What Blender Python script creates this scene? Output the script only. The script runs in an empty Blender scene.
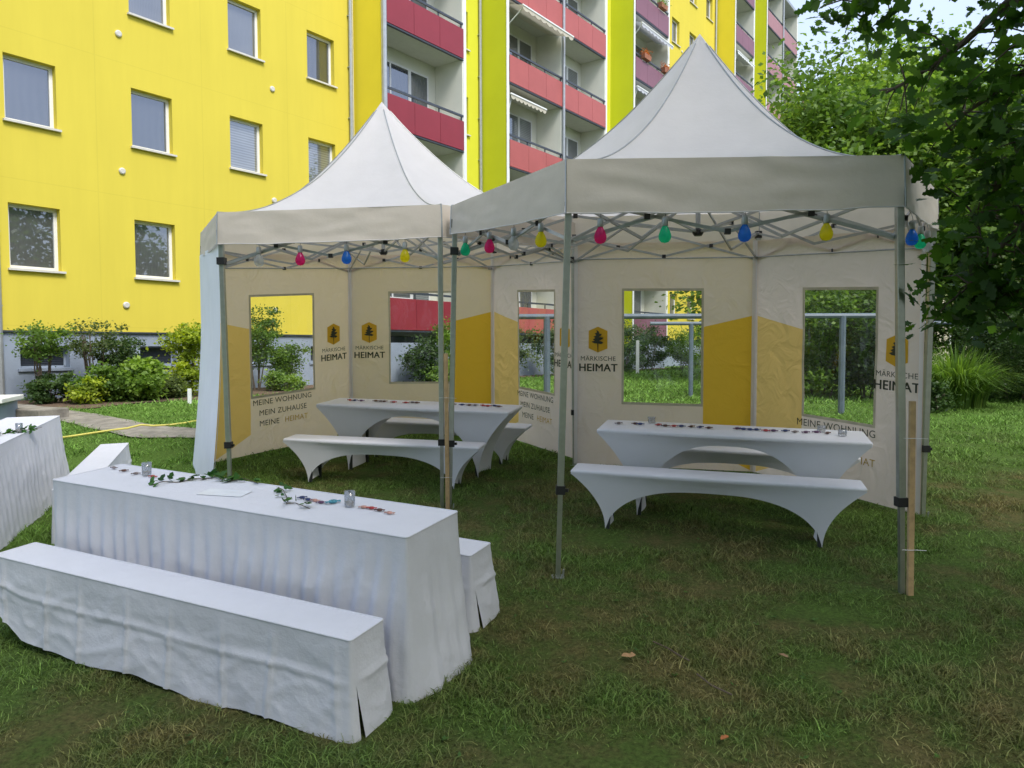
import bpy, math, random
import numpy as np
from mathutils import Vector, Matrix, noise
random.seed(7); rng = np.random.default_rng(11)
scene = bpy.context.scene
col = scene.collection
R = math.radians

# ------------------------------------------------------------------ ground
def G(x, y):
    if y < 10: g = .069*max(y, -6)
    else: g = .69 + .11*(1-math.exp(-(y-10)*.069/.11))
    k = 1 if y < 8 else max(0, 1-(y-8)/3)
    g -= .025*min(max(-x-.5, 0), 4)*k
    return g
def Gv(x, y):
    g = np.where(y < 10, .069*np.maximum(y, -6), .69+.11*(1-np.exp(-(np.maximum(y, 10)-10)*.069/.11)))
    k = np.clip(1-(y-8)/3, 0, 1)
    return g - .025*np.clip(-x-.5, 0, 4)*k
CAMZ = 1.8; F = 750.0
def on(u, v, h):
    """ground position (x, y) whose point h metres up shows at photo pixel (u, v)"""
    y = F*(CAMZ-h)/(v-295.0)
    for _ in range(40):
        x = (u-512)/F*y
        y = F*(CAMZ-h+(.069*y-G(x, y)))/(v-295.0)
    return (u-512)/F*y, y

# ------------------------------------------------------------------ materials
def nodes(name):
    m = bpy.data.materials.new(name); m.use_nodes = True
    nt = m.node_tree; nt.nodes.clear()
    out = nt.nodes.new('ShaderNodeOutputMaterial')
    return m, nt, out
def N(nt, typ, **kw):
    n = nt.nodes.new(typ)
    for k, v in kw.items():
        if k in n.inputs: n.inputs[k].default_value = v
        else: setattr(n, k, v)
    return n
def rgba(c): return (c[0], c[1], c[2], 1)
def basic(name, c, rough=.6, metal=0, var=.12, scale=8, bump=0, bscale=60, trans=0, spec=.5, detail=4, tint=None, obj_coord=True):
    """principled with noise-varied colour, optional bump and translucent share"""
    m, nt, out = nodes(name)
    tc = N(nt, 'ShaderNodeTexCoord')
    src = tc.outputs['Object'] if obj_coord else N(nt, 'ShaderNodeNewGeometry').outputs['Position']
    no = N(nt, 'ShaderNodeTexNoise', Scale=scale, Detail=detail, Roughness=.6)
    nt.links.new(src, no.inputs['Vector'])
    rp = N(nt, 'ShaderNodeValToRGB')
    lo = [max(0, v*(1-var)) for v in c]; hi = [min(1, v*(1+var)) for v in c]
    if tint: lo = tint
    rp.color_ramp.elements[0].position = .32; rp.color_ramp.elements[1].position = .68
    rp.color_ramp.elements[0].color = rgba(lo); rp.color_ramp.elements[1].color = rgba(hi)
    nt.links.new(no.outputs['Fac'], rp.inputs['Fac'])
    p = N(nt, 'ShaderNodeBsdfPrincipled', Roughness=rough, Metallic=metal)
    p.inputs['Specular IOR Level'].default_value = spec
    nt.links.new(rp.outputs['Color'], p.inputs['Base Color'])
    if bump:
        n2 = N(nt, 'ShaderNodeTexNoise', Scale=bscale, Detail=5, Roughness=.65)
        nt.links.new(src, n2.inputs['Vector'])
        b = N(nt, 'ShaderNodeBump', Strength=bump, Distance=.02)
        nt.links.new(n2.outputs['Fac'], b.inputs['Height']); nt.links.new(b.outputs['Normal'], p.inputs['Normal'])
    sh = p.outputs['BSDF']
    if trans:
        t = N(nt, 'ShaderNodeBsdfTranslucent'); nt.links.new(rp.outputs['Color'], t.inputs['Color'])
        mx = N(nt, 'ShaderNodeMixShader'); mx.inputs[0].default_value = trans
        nt.links.new(sh, mx.inputs[1]); nt.links.new(t.outputs[0], mx.inputs[2]); sh = mx.outputs[0]
    nt.links.new(sh, out.inputs['Surface'])
    return m

def leafmat(name, c, trans=.4, rough=.5):
    m, nt, out = nodes(name)
    at = N(nt, 'ShaderNodeAttribute'); at.attribute_name = 'tint'
    rp = N(nt, 'ShaderNodeValToRGB')
    e = rp.color_ramp.elements
    e[0].position = 0; e[1].position = 1
    e[0].color = rgba([v*.5 for v in c]); e[1].color = rgba([min(1, c[0]*1.75), min(1, c[1]*1.5), c[2]*1.3])
    mid = rp.color_ramp.elements.new(.5); mid.color = rgba(c)
    nt.links.new(at.outputs['Fac'], rp.inputs['Fac'])
    p = N(nt, 'ShaderNodeBsdfPrincipled', Roughness=rough); p.inputs['Specular IOR Level'].default_value = .35
    t = N(nt, 'ShaderNodeBsdfTranslucent')
    hs = N(nt, 'ShaderNodeHueSaturation', Value=1.5, Saturation=1.1); nt.links.new(rp.outputs['Color'], hs.inputs['Color'])
    nt.links.new(rp.outputs['Color'], p.inputs['Base Color']); nt.links.new(hs.outputs['Color'], t.inputs['Color'])
    mx = N(nt, 'ShaderNodeMixShader'); mx.inputs[0].default_value = trans
    nt.links.new(p.outputs[0], mx.inputs[1]); nt.links.new(t.outputs[0], mx.inputs[2])
    nt.links.new(mx.outputs[0], out.inputs['Surface'])
    return m

def clearmat(name, tint=(.95, .97, .95), gloss=.06, rough=.05):
    m, nt, out = nodes(name)
    t = N(nt, 'ShaderNodeBsdfTransparent', Color=rgba(tint))
    g = N(nt, 'ShaderNodeBsdfGlossy', Roughness=rough)
    lw = N(nt, 'ShaderNodeLayerWeight', Blend=.25)
    mt = N(nt, 'ShaderNodeMath', operation='MULTIPLY_ADD'); mt.inputs[1].default_value = .5; mt.inputs[2].default_value = gloss
    nt.links.new(lw.outputs['Fresnel'], mt.inputs[0])
    nz = N(nt, 'ShaderNodeTexNoise', Scale=3, Detail=2); b = N(nt, 'ShaderNodeBump', Strength=.3 if 'pvc' in name else .02, Distance=.05)
    nt.links.new(nz.outputs['Fac'], b.inputs['Height']); nt.links.new(b.outputs['Normal'], g.inputs['Normal'])
    mx = N(nt, 'ShaderNodeMixShader'); nt.links.new(mt.outputs[0], mx.inputs[0])
    nt.links.new(t.outputs[0], mx.inputs[1]); nt.links.new(g.outputs[0], mx.inputs[2])
    nt.links.new(mx.outputs[0], out.inputs['Surface'])
    return m

M = {}
M['valance'] = basic('shaded_canopy_fabric', (.77, .70, .615), .75, var=.04, scale=3, bump=.3, bscale=6, trans=.3, spec=.2)  # same cloth as canopy; the shade on its front is put into the beige
M['canopy'] = basic('canopy_fabric', (.84, .82, .82), .75, var=.03, scale=3, bump=.3, bscale=5, trans=.42, spec=.2)
M['wallfab'] = basic('tent_wall_fabric', (.76, .69, .60), .8, var=.03, scale=2.5, bump=.3, bscale=7, trans=.5, spec=.2)
M['print_dark'] = basic('golden_print', (.76, .50, .03), .7, var=.05, scale=3, bump=.3, bscale=7, trans=.5)
M['print_light'] = basic('pale_golden_print', (.78, .56, .16), .7, var=.05, scale=3, bump=.3, bscale=7, trans=.5)
M['print_text'] = basic('dark_olive_print', (.035, .04, .018), .7, var=.1)
M['print_logo'] = basic('logo_gold', (.70, .42, .02), .7, var=.05, trans=.2)
M['print_word'] = basic('word_gold', (.62, .40, .05), .7, var=.05)
M['alu'] = basic('tent_aluminium', (.46, .48, .44), .3, metal=.85, var=.08, scale=20)
M['alu_dark'] = basic('tent_frame_steel', (.40, .41, .41), .4, metal=.55, var=.1, scale=14)
M['black'] = basic('black_plastic', (.015, .015, .016), .45, var=.2)
M['wood'] = basic('raw_pine', (.50, .34, .17), .7, var=.2, scale=14, bump=.2)
M['linen'] = basic('white_linen', (.69, .70, .755), .85, var=.02, scale=6, bump=.22, bscale=22, trans=.08, spec=.15)
M['spandex'] = basic('white_spandex', (.80, .80, .84), .6, var=.02, scale=3, bump=.05, bscale=30, trans=.12, spec=.3)
M['steel_leg'] = basic('dark_steel_leg', (.03, .035, .035), .5, var=.2)
M['yellow'] = basic('yellow_render', (.75, .63, .085), .9, var=.03, scale=.5, bump=.2, bscale=70, spec=.15, tint=(.71, .60, .08))
M['wall_out'] = basic('white_side_fabric', (.88, .90, .96), .8, var=.03, scale=2.5, bump=.3, bscale=7, trans=.08, spec=.2)
M['yellow2'] = basic('warm_yellow_render', (.80, .67, .05), .9, var=.03, scale=.8, bump=.12, bscale=90, spec=.15)
M['lime'] = basic('lime_render', (.58, .62, .035), .9, var=.03, scale=.8, bump=.12, bscale=90, spec=.15)
M['lime2'] = basic('yellow_green_render', (.66, .66, .05), .9, var=.03, scale=.8, bump=.12, bscale=90, spec=.15)
M['plinth'] = basic('blue_grey_plinth', (.29, .34, .42), .9, var=.1, scale=1.6, bump=.3, bscale=60, spec=.15)
M['cream'] = basic('cream_render', (.74, .74, .64), .9, var=.04, scale=1.2, bump=.1, bscale=60)
M['pwhite'] = basic('white_trim', (.78, .79, .77), .5, var=.03)
M['winframe'] = basic('white_window_frame', (.80, .80, .80), .35, var=.02)
M['sill'] = basic('light_metal_sill', (.62, .60, .55), .5, var=.06)
M['pipe'] = basic('zinc_pipe', (.40, .42, .43), .4, metal=.5, var=.1)
M['rail'] = basic('anthracite_rail', (.05, .06, .08), .45, var=.1)
M['red'] = basic('dark_red_panel', (.26, .03, .045), .5, var=.06, scale=1.5, spec=.4)
M['coral'] = basic('coral_panel', (.42, .105, .095), .5, var=.06, scale=1.5, spec=.4)
M['mauve'] = basic('mauve_panel', (.22, .095, .13), .5, var=.06, scale=1.5, spec=.4)
M['pink'] = basic('pale_pink_panel', (.36, .17, .18), .5, var=.06, scale=1.5, spec=.4)
M['soffit'] = basic('soffit_grey', (.60, .60, .54), .9, var=.04)
M['interior'] = basic('dark_interior', (.03, .03, .03), .9, var=.3)
M['concrete'] = basic('path_concrete', (.25, .23, .195), .95, var=.3, scale=5, bump=.5, bscale=40, obj_coord=False)
M['soil'] = basic('garden_soil', (.13, .085, .055), 1, var=.4, scale=9, bump=1, bscale=30, obj_coord=False)
M['bark'] = basic('bark', (.12, .09, .065), .95, var=.35, scale=9, bump=.8, bscale=25)
M['hose'] = basic('yellow_hose', (.62, .55, .12), .5, var=.1)
M['frame_paint'] = basic('grey_blue_steel_paint', (.12, .16, .20), .5, var=.12, scale=12)
M['awning'] = basic('cream_awning', (.62, .58, .47), .8, var=.05, trans=.2)
M['awning_blue'] = basic('pale_awning', (.60, .62, .68), .8, var=.05, trans=.2)
M['terracotta'] = basic('terracotta', (.35, .14, .08), .8)
M['paper'] = basic('pale_paper', (.70, .74, .82), .35, var=.05, scale=12)
M['wax'] = basic('wax', (.75, .62, .5), .5, trans=.3)
M['house'] = basic('far_house_render', (.62, .56, .42), .9, var=.06, scale=.7)
M['rooftile'] = basic('roof_tile', (.22, .10, .07), .8, var=.2)
M['pvc'] = clearmat('clear_pvc', (.97, .98, .96), .035, .08)
M['glass'] = clearmat('tumbler_glass', (.88, .9, .92), .10, .03)

def panemat(name, c1, c2, scale=14, blind=False, rough=.06):
    m, nt, out = nodes(name)
    tc = N(nt, 'ShaderNodeTexCoord')
    w = N(nt, 'ShaderNodeTexWave', Scale=scale, Distortion=3.0 if not blind else .3, Detail=2)
    w.bands_direction = 'Z' if blind else 'X'
    nt.links.new(tc.outputs['Object'], w.inputs['Vector'])
    mx = N(nt, 'ShaderNodeMix', data_type='RGBA')
    mx.inputs[6].default_value = rgba(c1); mx.inputs[7].default_value = rgba(c2)
    nt.links.new(w.outputs['Fac'], mx.inputs[0])
    p = N(nt, 'ShaderNodeBsdfPrincipled', Roughness=.5)
    nb = N(nt, 'ShaderNodeTexNoise', Scale=1.1, Detail=3); nt.links.new(tc.outputs['Object'], nb.inputs['Vector'])
    m2 = N(nt, 'ShaderNodeMix', data_type='RGBA', blend_type='MULTIPLY'); m2.inputs[0].default_value = .7; nt.links.new(mx.outputs[2], m2.inputs[6]); nt.links.new(nb.outputs['Fac'], m2.inputs[7])
    nt.links.new(m2.outputs[2], p.inputs['Base Color'])
    gl = N(nt, 'ShaderNodeBsdfGlossy', Roughness=.015, Color=(.85, .9, 1, 1)); ms = N(nt, 'ShaderNodeMixShader')
    lw = N(nt, 'ShaderNodeLayerWeight', Blend=.35); ma = N(nt, 'ShaderNodeMath', operation='MULTIPLY_ADD'); ma.inputs[1].default_value = .6; ma.inputs[2].default_value = .18
    nt.links.new(lw.outputs['Fresnel'], ma.inputs[0]); nt.links.new(ma.outputs[0], ms.inputs[0]); nt.links.new(p.outputs[0], ms.inputs[1]); nt.links.new(gl.outputs[0], ms.inputs[2])
    nt.links.new(ms.outputs[0], out.inputs['Surface'])
    return m
PANES = [panemat('pane_dark', (.03, .035, .045), (.05, .055, .065), 2), panemat('pane_curtain', (.10, .105, .10), (.17, .175, .17), 14),
         panemat('pane_blind', (.16, .17, .18), (.34, .36, .37), 5, True), panemat('pane_sheer', (.11, .115, .12), (.15, .155, .16), 9)]

def facade_mat(name, c, x0=7.74, pitch=2.4, zj=5.05):
    m, nt, out = nodes(name)
    tc = N(nt, 'ShaderNodeTexCoord'); sx = N(nt, 'ShaderNodeSeparateXYZ'); nt.links.new(tc.outputs['Object'], sx.inputs[0])
    def ma(op, a, b=0.0, c_=None):
        n = N(nt, 'ShaderNodeMath', operation=op)
        for k, q in enumerate((a, b) if c_ is None else (a, b, c_)):
            if isinstance(q, (int, float)): n.inputs[k].default_value = q
            else: nt.links.new(q, n.inputs[k])
        return n.outputs[0]
    def line(v, off, per, w): return ma('LESS_THAN', ma('ABSOLUTE', ma('SUBTRACT', ma('FRACT', ma('DIVIDE', ma('SUBTRACT', v, off-per/2), per)), .5)), w/per)
    jv = line(sx.outputs['X'], x0, pitch, .012); jh = line(sx.outputs['Z'], zj, 2.8, .010)
    mp = N(nt, 'ShaderNodeMapping'); mp.inputs['Scale'].default_value = (1.4, 1.4, .16); nt.links.new(tc.outputs['Object'], mp.inputs[0])
    st = N(nt, 'ShaderNodeTexNoise', Scale=2.2, Detail=6, Roughness=.65); nt.links.new(mp.outputs[0], st.inputs['Vector'])
    bl = N(nt, 'ShaderNodeTexNoise', Scale=.5, Detail=4); nt.links.new(tc.outputs['Object'], bl.inputs['Vector'])
    f = ma('ADD', ma('MULTIPLY', st.outputs['Fac'], .16), ma('MULTIPLY', bl.outputs['Fac'], .12))
    f = ma('ADD', f, .86); f = ma('SUBTRACT', f, ma('MULTIPLY', ma('MAXIMUM', jv, jh), .055))
    sc = N(nt, 'ShaderNodeVectorMath', operation='SCALE'); sc.inputs[0].default_value = c; nt.links.new(f, sc.inputs['Scale'])
    p = N(nt, 'ShaderNodeBsdfPrincipled', Roughness=.9); p.inputs['Specular IOR Level'].default_value = .15; nt.links.new(sc.outputs[0], p.inputs['Base Color'])
    n2 = N(nt, 'ShaderNodeTexNoise', Scale=80, Detail=4); nt.links.new(tc.outputs['Object'], n2.inputs['Vector']); b = N(nt, 'ShaderNodeBump', Strength=.25, Distance=.01); nt.links.new(n2.outputs['Fac'], b.inputs['Height']); nt.links.new(b.outputs[0], p.inputs['Normal'])
    nt.links.new(p.outputs[0], out.inputs['Surface']); return m
M['yellow'] = facade_mat('yellow_render', (.67, .555, .075))

# ground / grass colour shared in world space
def grass_color(nt, base_bright=1.0):
    geo = N(nt, 'ShaderNodeNewGeometry')
    n1 = N(nt, 'ShaderNodeTexNoise', Scale=.55, Detail=6, Roughness=.62); nt.links.new(geo.outputs['Position'], n1.inputs['Vector'])
    n2 = N(nt, 'ShaderNodeTexNoise', Scale=3.2, Detail=5, Roughness=.7); nt.links.new(geo.outputs['Position'], n2.inputs['Vector'])
    ad = N(nt, 'ShaderNodeMath', operation='ADD'); nt.links.new(n1.outputs['Fac'], ad.inputs[0]); nt.links.new(n2.outputs['Fac'], ad.inputs[1])
    # the lawn behind the tents and by the building is lusher
    sx = N(nt, 'ShaderNodeSeparateXYZ'); nt.links.new(geo.outputs['Position'], sx.inputs[0])
    ly = N(nt, 'ShaderNodeMapRange'); ly.inputs[1].default_value = 6.5; ly.inputs[2].default_value = 11; ly.inputs[3].default_value = 0; ly.inputs[4].default_value = .45
    nt.links.new(sx.outputs['Y'], ly.inputs[0])
    lx = N(nt, 'ShaderNodeMapRange'); lx.inputs[1].default_value = -2.2; lx.inputs[2].default_value = -3.6; lx.inputs[3].default_value = 0; lx.inputs[4].default_value = .3
    nt.links.new(sx.outputs['X'], lx.inputs[0])
    a2 = N(nt, 'ShaderNodeMath', operation='ADD'); nt.links.new(ly.outputs[0], a2.inputs[0]); nt.links.new(lx.outputs[0], a2.inputs[1])
    a3 = N(nt, 'ShaderNodeMath', operation='ADD'); nt.links.new(a2.outputs[0], a3.inputs[0]); nt.links.new(ad.outputs[0], a3.inputs[1])
    hf = N(nt, 'ShaderNodeMath', operation='MULTIPLY'); hf.inputs[1].default_value = .5; nt.links.new(a3.outputs[0], hf.inputs[0])
    rp = N(nt, 'ShaderNodeValToRGB'); e = rp.color_ramp.elements
    b = base_bright
    e[0].position = .33; e[0].color = (.20*b, .17*b, .075*b, 1)
    e[1].position = .70; e[1].color = (.12*b, .215*b, .04*b, 1)
    for pos, c in ((.41, (.17, .155, .058)), (.47, (.125, .14, .045)), (.54, (.10, .155, .036))):
        k = e.new(pos); k.color = (c[0]*b, c[1]*b, c[2]*b, 1)
    nt.links.new(hf.outputs[0], rp.inputs['Fac'])
    return rp.outputs['Color']
def make_ground_mat():
    m, nt, out = nodes('lawn_soil')
    c = grass_color(nt, .85)
    geo = N(nt, 'ShaderNodeNewGeometry')
    n = N(nt, 'ShaderNodeTexNoise', Scale=45, Detail=6, Roughness=.75); nt.links.new(geo.outputs['Position'], n.inputs['Vector'])
    mr = N(nt, 'ShaderNodeMapRange'); mr.inputs[1].default_value = .35; mr.inputs[2].default_value = .65; mr.inputs[3].default_value = .55; mr.inputs[4].default_value = 1.35
    nt.links.new(n.outputs['Fac'], mr.inputs[0])
    mu = N(nt, 'ShaderNodeVectorMath', operation='SCALE'); nt.links.new(c, mu.inputs[0]); nt.links.new(mr.outputs[0], mu.inputs['Scale'])
    p = N(nt, 'ShaderNodeBsdfPrincipled', Roughness=1); p.inputs['Specular IOR Level'].default_value = .1
    b = N(nt, 'ShaderNodeBump', Strength=.9, Distance=.03); nt.links.new(n.outputs['Fac'], b.inputs['Height'])
    nt.links.new(mu.outputs[0], p.inputs['Base Color']); nt.links.new(b.outputs[0], p.inputs['Normal'])
    nt.links.new(p.outputs[0], out.inputs['Surface']); return m
def make_blade_mat():
    m, nt, out = nodes('grass_blades')
    c = grass_color(nt, 1.5)
    at = N(nt, 'ShaderNodeAttribute'); at.attribute_name = 'tint'
    mr = N(nt, 'ShaderNodeMapRange'); mr.inputs[3].default_value = .35; mr.inputs[4].default_value = 1.9
    nt.links.new(at.outputs['Fac'], mr.inputs[0])
    mu = N(nt, 'ShaderNodeVectorMath', operation='SCALE'); nt.links.new(c, mu.inputs[0]); nt.links.new(mr.outputs[0], mu.inputs['Scale'])
    p = N(nt, 'ShaderNodeBsdfPrincipled', Roughness=.6); p.inputs['Specular IOR Level'].default_value = .25
    t = N(nt, 'ShaderNodeBsdfTranslucent'); nt.links.new(mu.outputs[0], t.inputs['Color']); nt.links.new(mu.outputs[0], p.inputs['Base Color'])
    mx = N(nt, 'ShaderNodeMixShader'); mx.inputs[0].default_value = .3
    nt.links.new(p.outputs[0], mx.inputs[1]); nt.links.new(t.outputs[0], mx.inputs[2]); nt.links.new(mx.outputs[0], out.inputs['Surface'])
    return m
M['ground'] = make_ground_mat(); M['blade'] = make_blade_mat()

# ------------------------------------------------------------------ mesh helpers
class MB:
    def __init__(s): s.v = []; s.f = []; s.mi = []; s.m = 0
    def add(s, vs, fs):
        o = len(s.v); s.v += [tuple(p) for p in vs]
        for f in fs: s.f.append(tuple(i+o for i in f)); s.mi.append(s.m)
    def box(s, x0, x1, y0, y1, z0, z1):
        s.add([(x0, y0, z0), (x1, y0, z0), (x1, y1, z0), (x0, y1, z0), (x0, y0, z1), (x1, y0, z1), (x1, y1, z1), (x0, y1, z1)],
              [(0, 3, 2, 1), (4, 5, 6, 7), (0, 1, 5, 4), (1, 2, 6, 5), (2, 3, 7, 6), (3, 0, 4, 7)])
    def tube(s, pts, r, n=8, cap=True):
        pts = [Vector(p) for p in pts]
        rs = r if isinstance(r, (list, tuple)) else [r]*len(pts)
        rings = []
        up = None
        for i, p in enumerate(pts):
            d = (pts[min(i+1, len(pts)-1)]-pts[max(i-1, 0)]).normalized()
            if up is None or abs(up.dot(d)) > .98: up = Vector((0, 0, 1)) if abs(d.z) < .9 else Vector((1, 0, 0))
            a = d.cross(up).normalized(); b = d.cross(a).normalized(); up = -b if False else up
            rings.append([p+(a*math.cos(2*math.pi*k/n)+b*math.sin(2*math.pi*k/n))*rs[i] for k in range(n)])
        vs = [q for rg in rings for q in rg]; fs = []
        for i in range(len(pts)-1):
            for k in range(n):
                fs.append((i*n+k, i*n+(k+1) % n, (i+1)*n+(k+1) % n, (i+1)*n+k))
        if cap: fs += [tuple(range(n)), tuple(range(len(vs)-n, len(vs)))]
        s.add(vs, fs)
    def bar(s, a, b, w, h=None):
        a = Vector(a); b = Vector(b); h = h or w; d = (b-a).normalized()
        u = Vector((0, 0, 1)) if abs(d.z) < .9 else Vector((1, 0, 0))
        x = d.cross(u).normalized()*w/2; y = d.cross(x).normalized()*h/2
        s.add([a-x-y, a+x-y, a+x+y, a-x+y, b-x-y, b+x-y, b+x+y, b-x+y],
              [(0, 1, 2, 3), (4, 7, 6, 5), (0, 4, 5, 1), (1, 5, 6, 2), (2, 6, 7, 3), (3, 7, 4, 0)])
    def lathe(s, prof, c=(0, 0, 0), n=16):
        vs = []; fs = []
        for r, z in prof:
            for k in range(n):
                a = 2*math.pi*k/n; vs.append((c[0]+r*math.cos(a), c[1]+r*math.sin(a), c[2]+z))
        for i in range(len(prof)-1):
            for k in range(n): fs.append((i*n+k, i*n+(k+1) % n, (i+1)*n+(k+1) % n, (i+1)*n+k))
        s.add(vs, fs)
    def grid(s, fn, nu, nv, skip=None):
        vs = [fn(i/nu, j/nv) for j in range(nv+1) for i in range(nu+1)]; fs = []
        for j in range(nv):
            for i in range(nu):
                if skip and skip(i, j): continue
                a = j*(nu+1)+i; fs.append((a, a+1, a+nu+2, a+nu+1))
        s.add(vs, fs)
    def build(s, name, mats, parent=None, smooth=False, bevel=0):
        me = bpy.data.meshes.new(name); me.from_pydata(s.v, [], s.f)
        for m in (mats if isinstance(mats, list) else [mats]): me.materials.append(m)
        if isinstance(mats, list) and len(mats) > 1: me.polygons.foreach_set('material_index', s.mi)
        if smooth: me.polygons.foreach_set('use_smooth', [True]*len(me.polygons))
        me.update(); o = bpy.data.objects.new(name, me); col.objects.link(o)
        if parent: o.parent = parent
        if bevel:
            b = o.modifiers.new('bevel', 'BEVEL'); b.width = bevel; b.segments = 2; b.limit_method = 'ANGLE'
        return o
def tag(o, label=None, cat=None, group=None, kind=None):
    if label: o['label'] = label
    if cat: o['category'] = cat
    if group: o['group'] = group
    if kind: o['kind'] = kind
    return o
def empty(name, loc=(0, 0, 0), rz=0):
    o = bpy.data.objects.new(name, None); col.objects.link(o); o.location = loc; o.rotation_euler = (0, 0, rz); o.empty_display_size = .2; return o
TILT = Vector((0, 0, 1)).rotation_difference(Vector((0, -.069, 1)).normalized()).to_matrix().to_4x4()
def seat(o, x, y, yaw, dz=0):
    o.matrix_world = Matrix.Translation((x, y, G(x, y)+dz)) @ TILT @ Matrix.Rotation(yaw, 4, 'Z')
def copy_tree(o, parent=None):
    c = o.copy(); col.objects.link(c)
    if parent:
        c.parent = parent; c.matrix_parent_inverse = o.matrix_parent_inverse.copy()
    for ch in list(o.children): copy_tree(ch, c)
    return c
def nz(x, y, z=0, s=1): return noise.noise(Vector((x*s, y*s, z*s)))

# ------------------------------------------------------------------ lawn
def ground():
    a = np.concatenate([-np.geomspace(400, 14, 22), np.linspace(-13, 13, 105), np.geomspace(14, 400, 22)])
    b = np.concatenate([-np.geomspace(150, 3, 10), np.linspace(-2, 16, 80), np.geomspace(17, 900, 30)])
    X, Y = np.meshgrid(a, b); Z = Gv(X, Y)
    for j in range(X.shape[0]):
        for i in range(X.shape[1]):
            if abs(X[j, i]) < 14 and -3 < Y[j, i] < 17: Z[j, i] += .012*nz(X[j, i], Y[j, i], 0, 1.3)
    n, m = X.shape
    mb = MB(); mb.v = list(map(tuple, np.stack([X, Y, Z], -1).reshape(-1, 3)))
    mb.f = [(j*m+i, j*m+i+1, (j+1)*m+i+1, (j+1)*m+i) for j in range(n-1) for i in range(m-1)]; mb.mi = [0]*len(mb.f)
    tag(mb.build('lawn_ground', M['ground'], smooth=True), 'mottled green and brown lawn ground', None, None, 'structure')
ground()

def npmesh(name, verts, faces_flat, nper, mat, parent=None, tint=None, smooth=False):
    """verts (n,3); faces_flat (k,nper)"""
    me = bpy.data.meshes.new(name); nv = len(verts); nf = len(faces_flat)
    me.vertices.add(nv); me.vertices.foreach_set('co', np.asarray(verts, np.float32).ravel())
    me.loops.add(nf*nper); me.loops.foreach_set('vertex_index', np.asarray(faces_flat, np.int32).ravel())
    me.polygons.add(nf); me.polygons.foreach_set('loop_start', np.arange(0, nf*nper, nper, dtype=np.int32))
    try: me.polygons.foreach_set('loop_total', np.full(nf, nper, dtype=np.int32))
    except Exception: pass
    me.update(calc_edges=True)
    if tint is not None:
        at = me.attributes.new('tint', 'FLOAT', 'POINT'); at.data.foreach_set('value', np.asarray(tint, np.float32))
    me.materials.append(mat)
    o = bpy.data.objects.new(name, me); col.objects.link(o)
    if parent: o.parent = parent
    return o

PATH = [on(u, v, 0) for u, v in ((-60, 399), (12, 405.5), (59, 413), (90, 419), (115, 425), (150, 431.5), (200, 433), (262, 433))]
def dist_path(x, y):
    best = np.full(x.shape, 9e9)
    for (x0, y0), (x1, y1) in zip(PATH[:-1], PATH[1:]):
        dx, dy = x1-x0, y1-y0; t = np.clip(((x-x0)*dx+(y-y0)*dy)/(dx*dx+dy*dy), 0, 1)
        best = np.minimum(best, np.hypot(x-x0-t*dx, y-y0-t*dy))
    return best
AZ = 0.625889318; D0 = 16.1834
NOR = np.array([math.cos(AZ), -math.sin(AZ)]); TAN = np.array([math.sin(AZ), math.cos(AZ)])
def facd(x, y): return (x*NOR[0]+y*NOR[1]) + D0          # metres in front of the facade
def grass():
    V = []; Fc = []; T = []; off = 0
    zones = [(1.9, 5.0, 10500, .021, .0026), (5.0, 8.0, 6000, .023, .0036), (8.0, 13.0, 1900, .030, .006), (13.0, 24.0, 420, .045, .012), (24, 40, 110, .06, .025)]
    for y0, y1, dens, hh, w in zones:
        xa = .74*y1+.5; n = int(dens*(y1-y0)*2*xa)
        y = rng.uniform(y0, y1, n); x = rng.uniform(-xa, xa, n)
        keep = (np.abs(x) < .72*y+.4)
        cl = np.array([noise.noise(Vector((a*2.3, b*2.3, 0))) for a, b in zip(x, y)])
        keep &= (rng.random(n) < .62+1.0*cl)
        keep &= (facd(x, y) > np.where((x*TAN[0]+y*TAN[1]) < 14, 2.6, 1.8)+.6*cl) & (dist_path(x, y) > .22+.22*cl)
        x = x[keep]; y = y[keep]; cl = cl[keep]; n = len(x)
        h = hh*rng.lognormal(0, .45, n)*(1+.9*np.clip(cl, -.5, 1)); h = np.minimum(h, hh*2.8)
        a = rng.uniform(0, 2*np.pi, n); la = rng.uniform(0, 2*np.pi, n); ln = h*rng.uniform(.3, 2.2, n)
        z = Gv(x, y)-.004
        wx, wy = np.cos(a)*w*rng.uniform(.6, 1.3, n), np.sin(a)*w
        lx, ly = np.cos(la)*ln, np.sin(la)*ln
        p0 = np.stack([x-wx, y-wy, z], 1); p1 = np.stack([x+wx, y+wy, z], 1)
        p2 = np.stack([x-wx*.7+lx*.35, y-wy*.7+ly*.35, z+h*.62], 1); p3 = np.stack([x+wx*.7+lx*.35, y+wy*.7+ly*.35, z+h*.62], 1)
        p4 = np.stack([x+lx, y+ly, z+h*.92], 1)
        V.append(np.stack([p0, p1, p3, p2, p4], 1).reshape(-1, 3))
        b = off+np.arange(n)*5
        Fc.append(np.concatenate([np.stack([b, b+1, b+2], 1), np.stack([b, b+2, b+3], 1), np.stack([b+3, b+2, b+4], 1)]))
        t = np.clip(rng.normal(.42, .2, n), 0, 1); T.append(np.repeat(t, 5)); off += n*5
    o = npmesh('lawn_grass', np.concatenate(V), np.concatenate(Fc), 3, M['blade'], tint=np.concatenate(T))
    tag(o, 'short patchy grass blades covering the lawn', 'grass', None, 'stuff')
grass()

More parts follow.
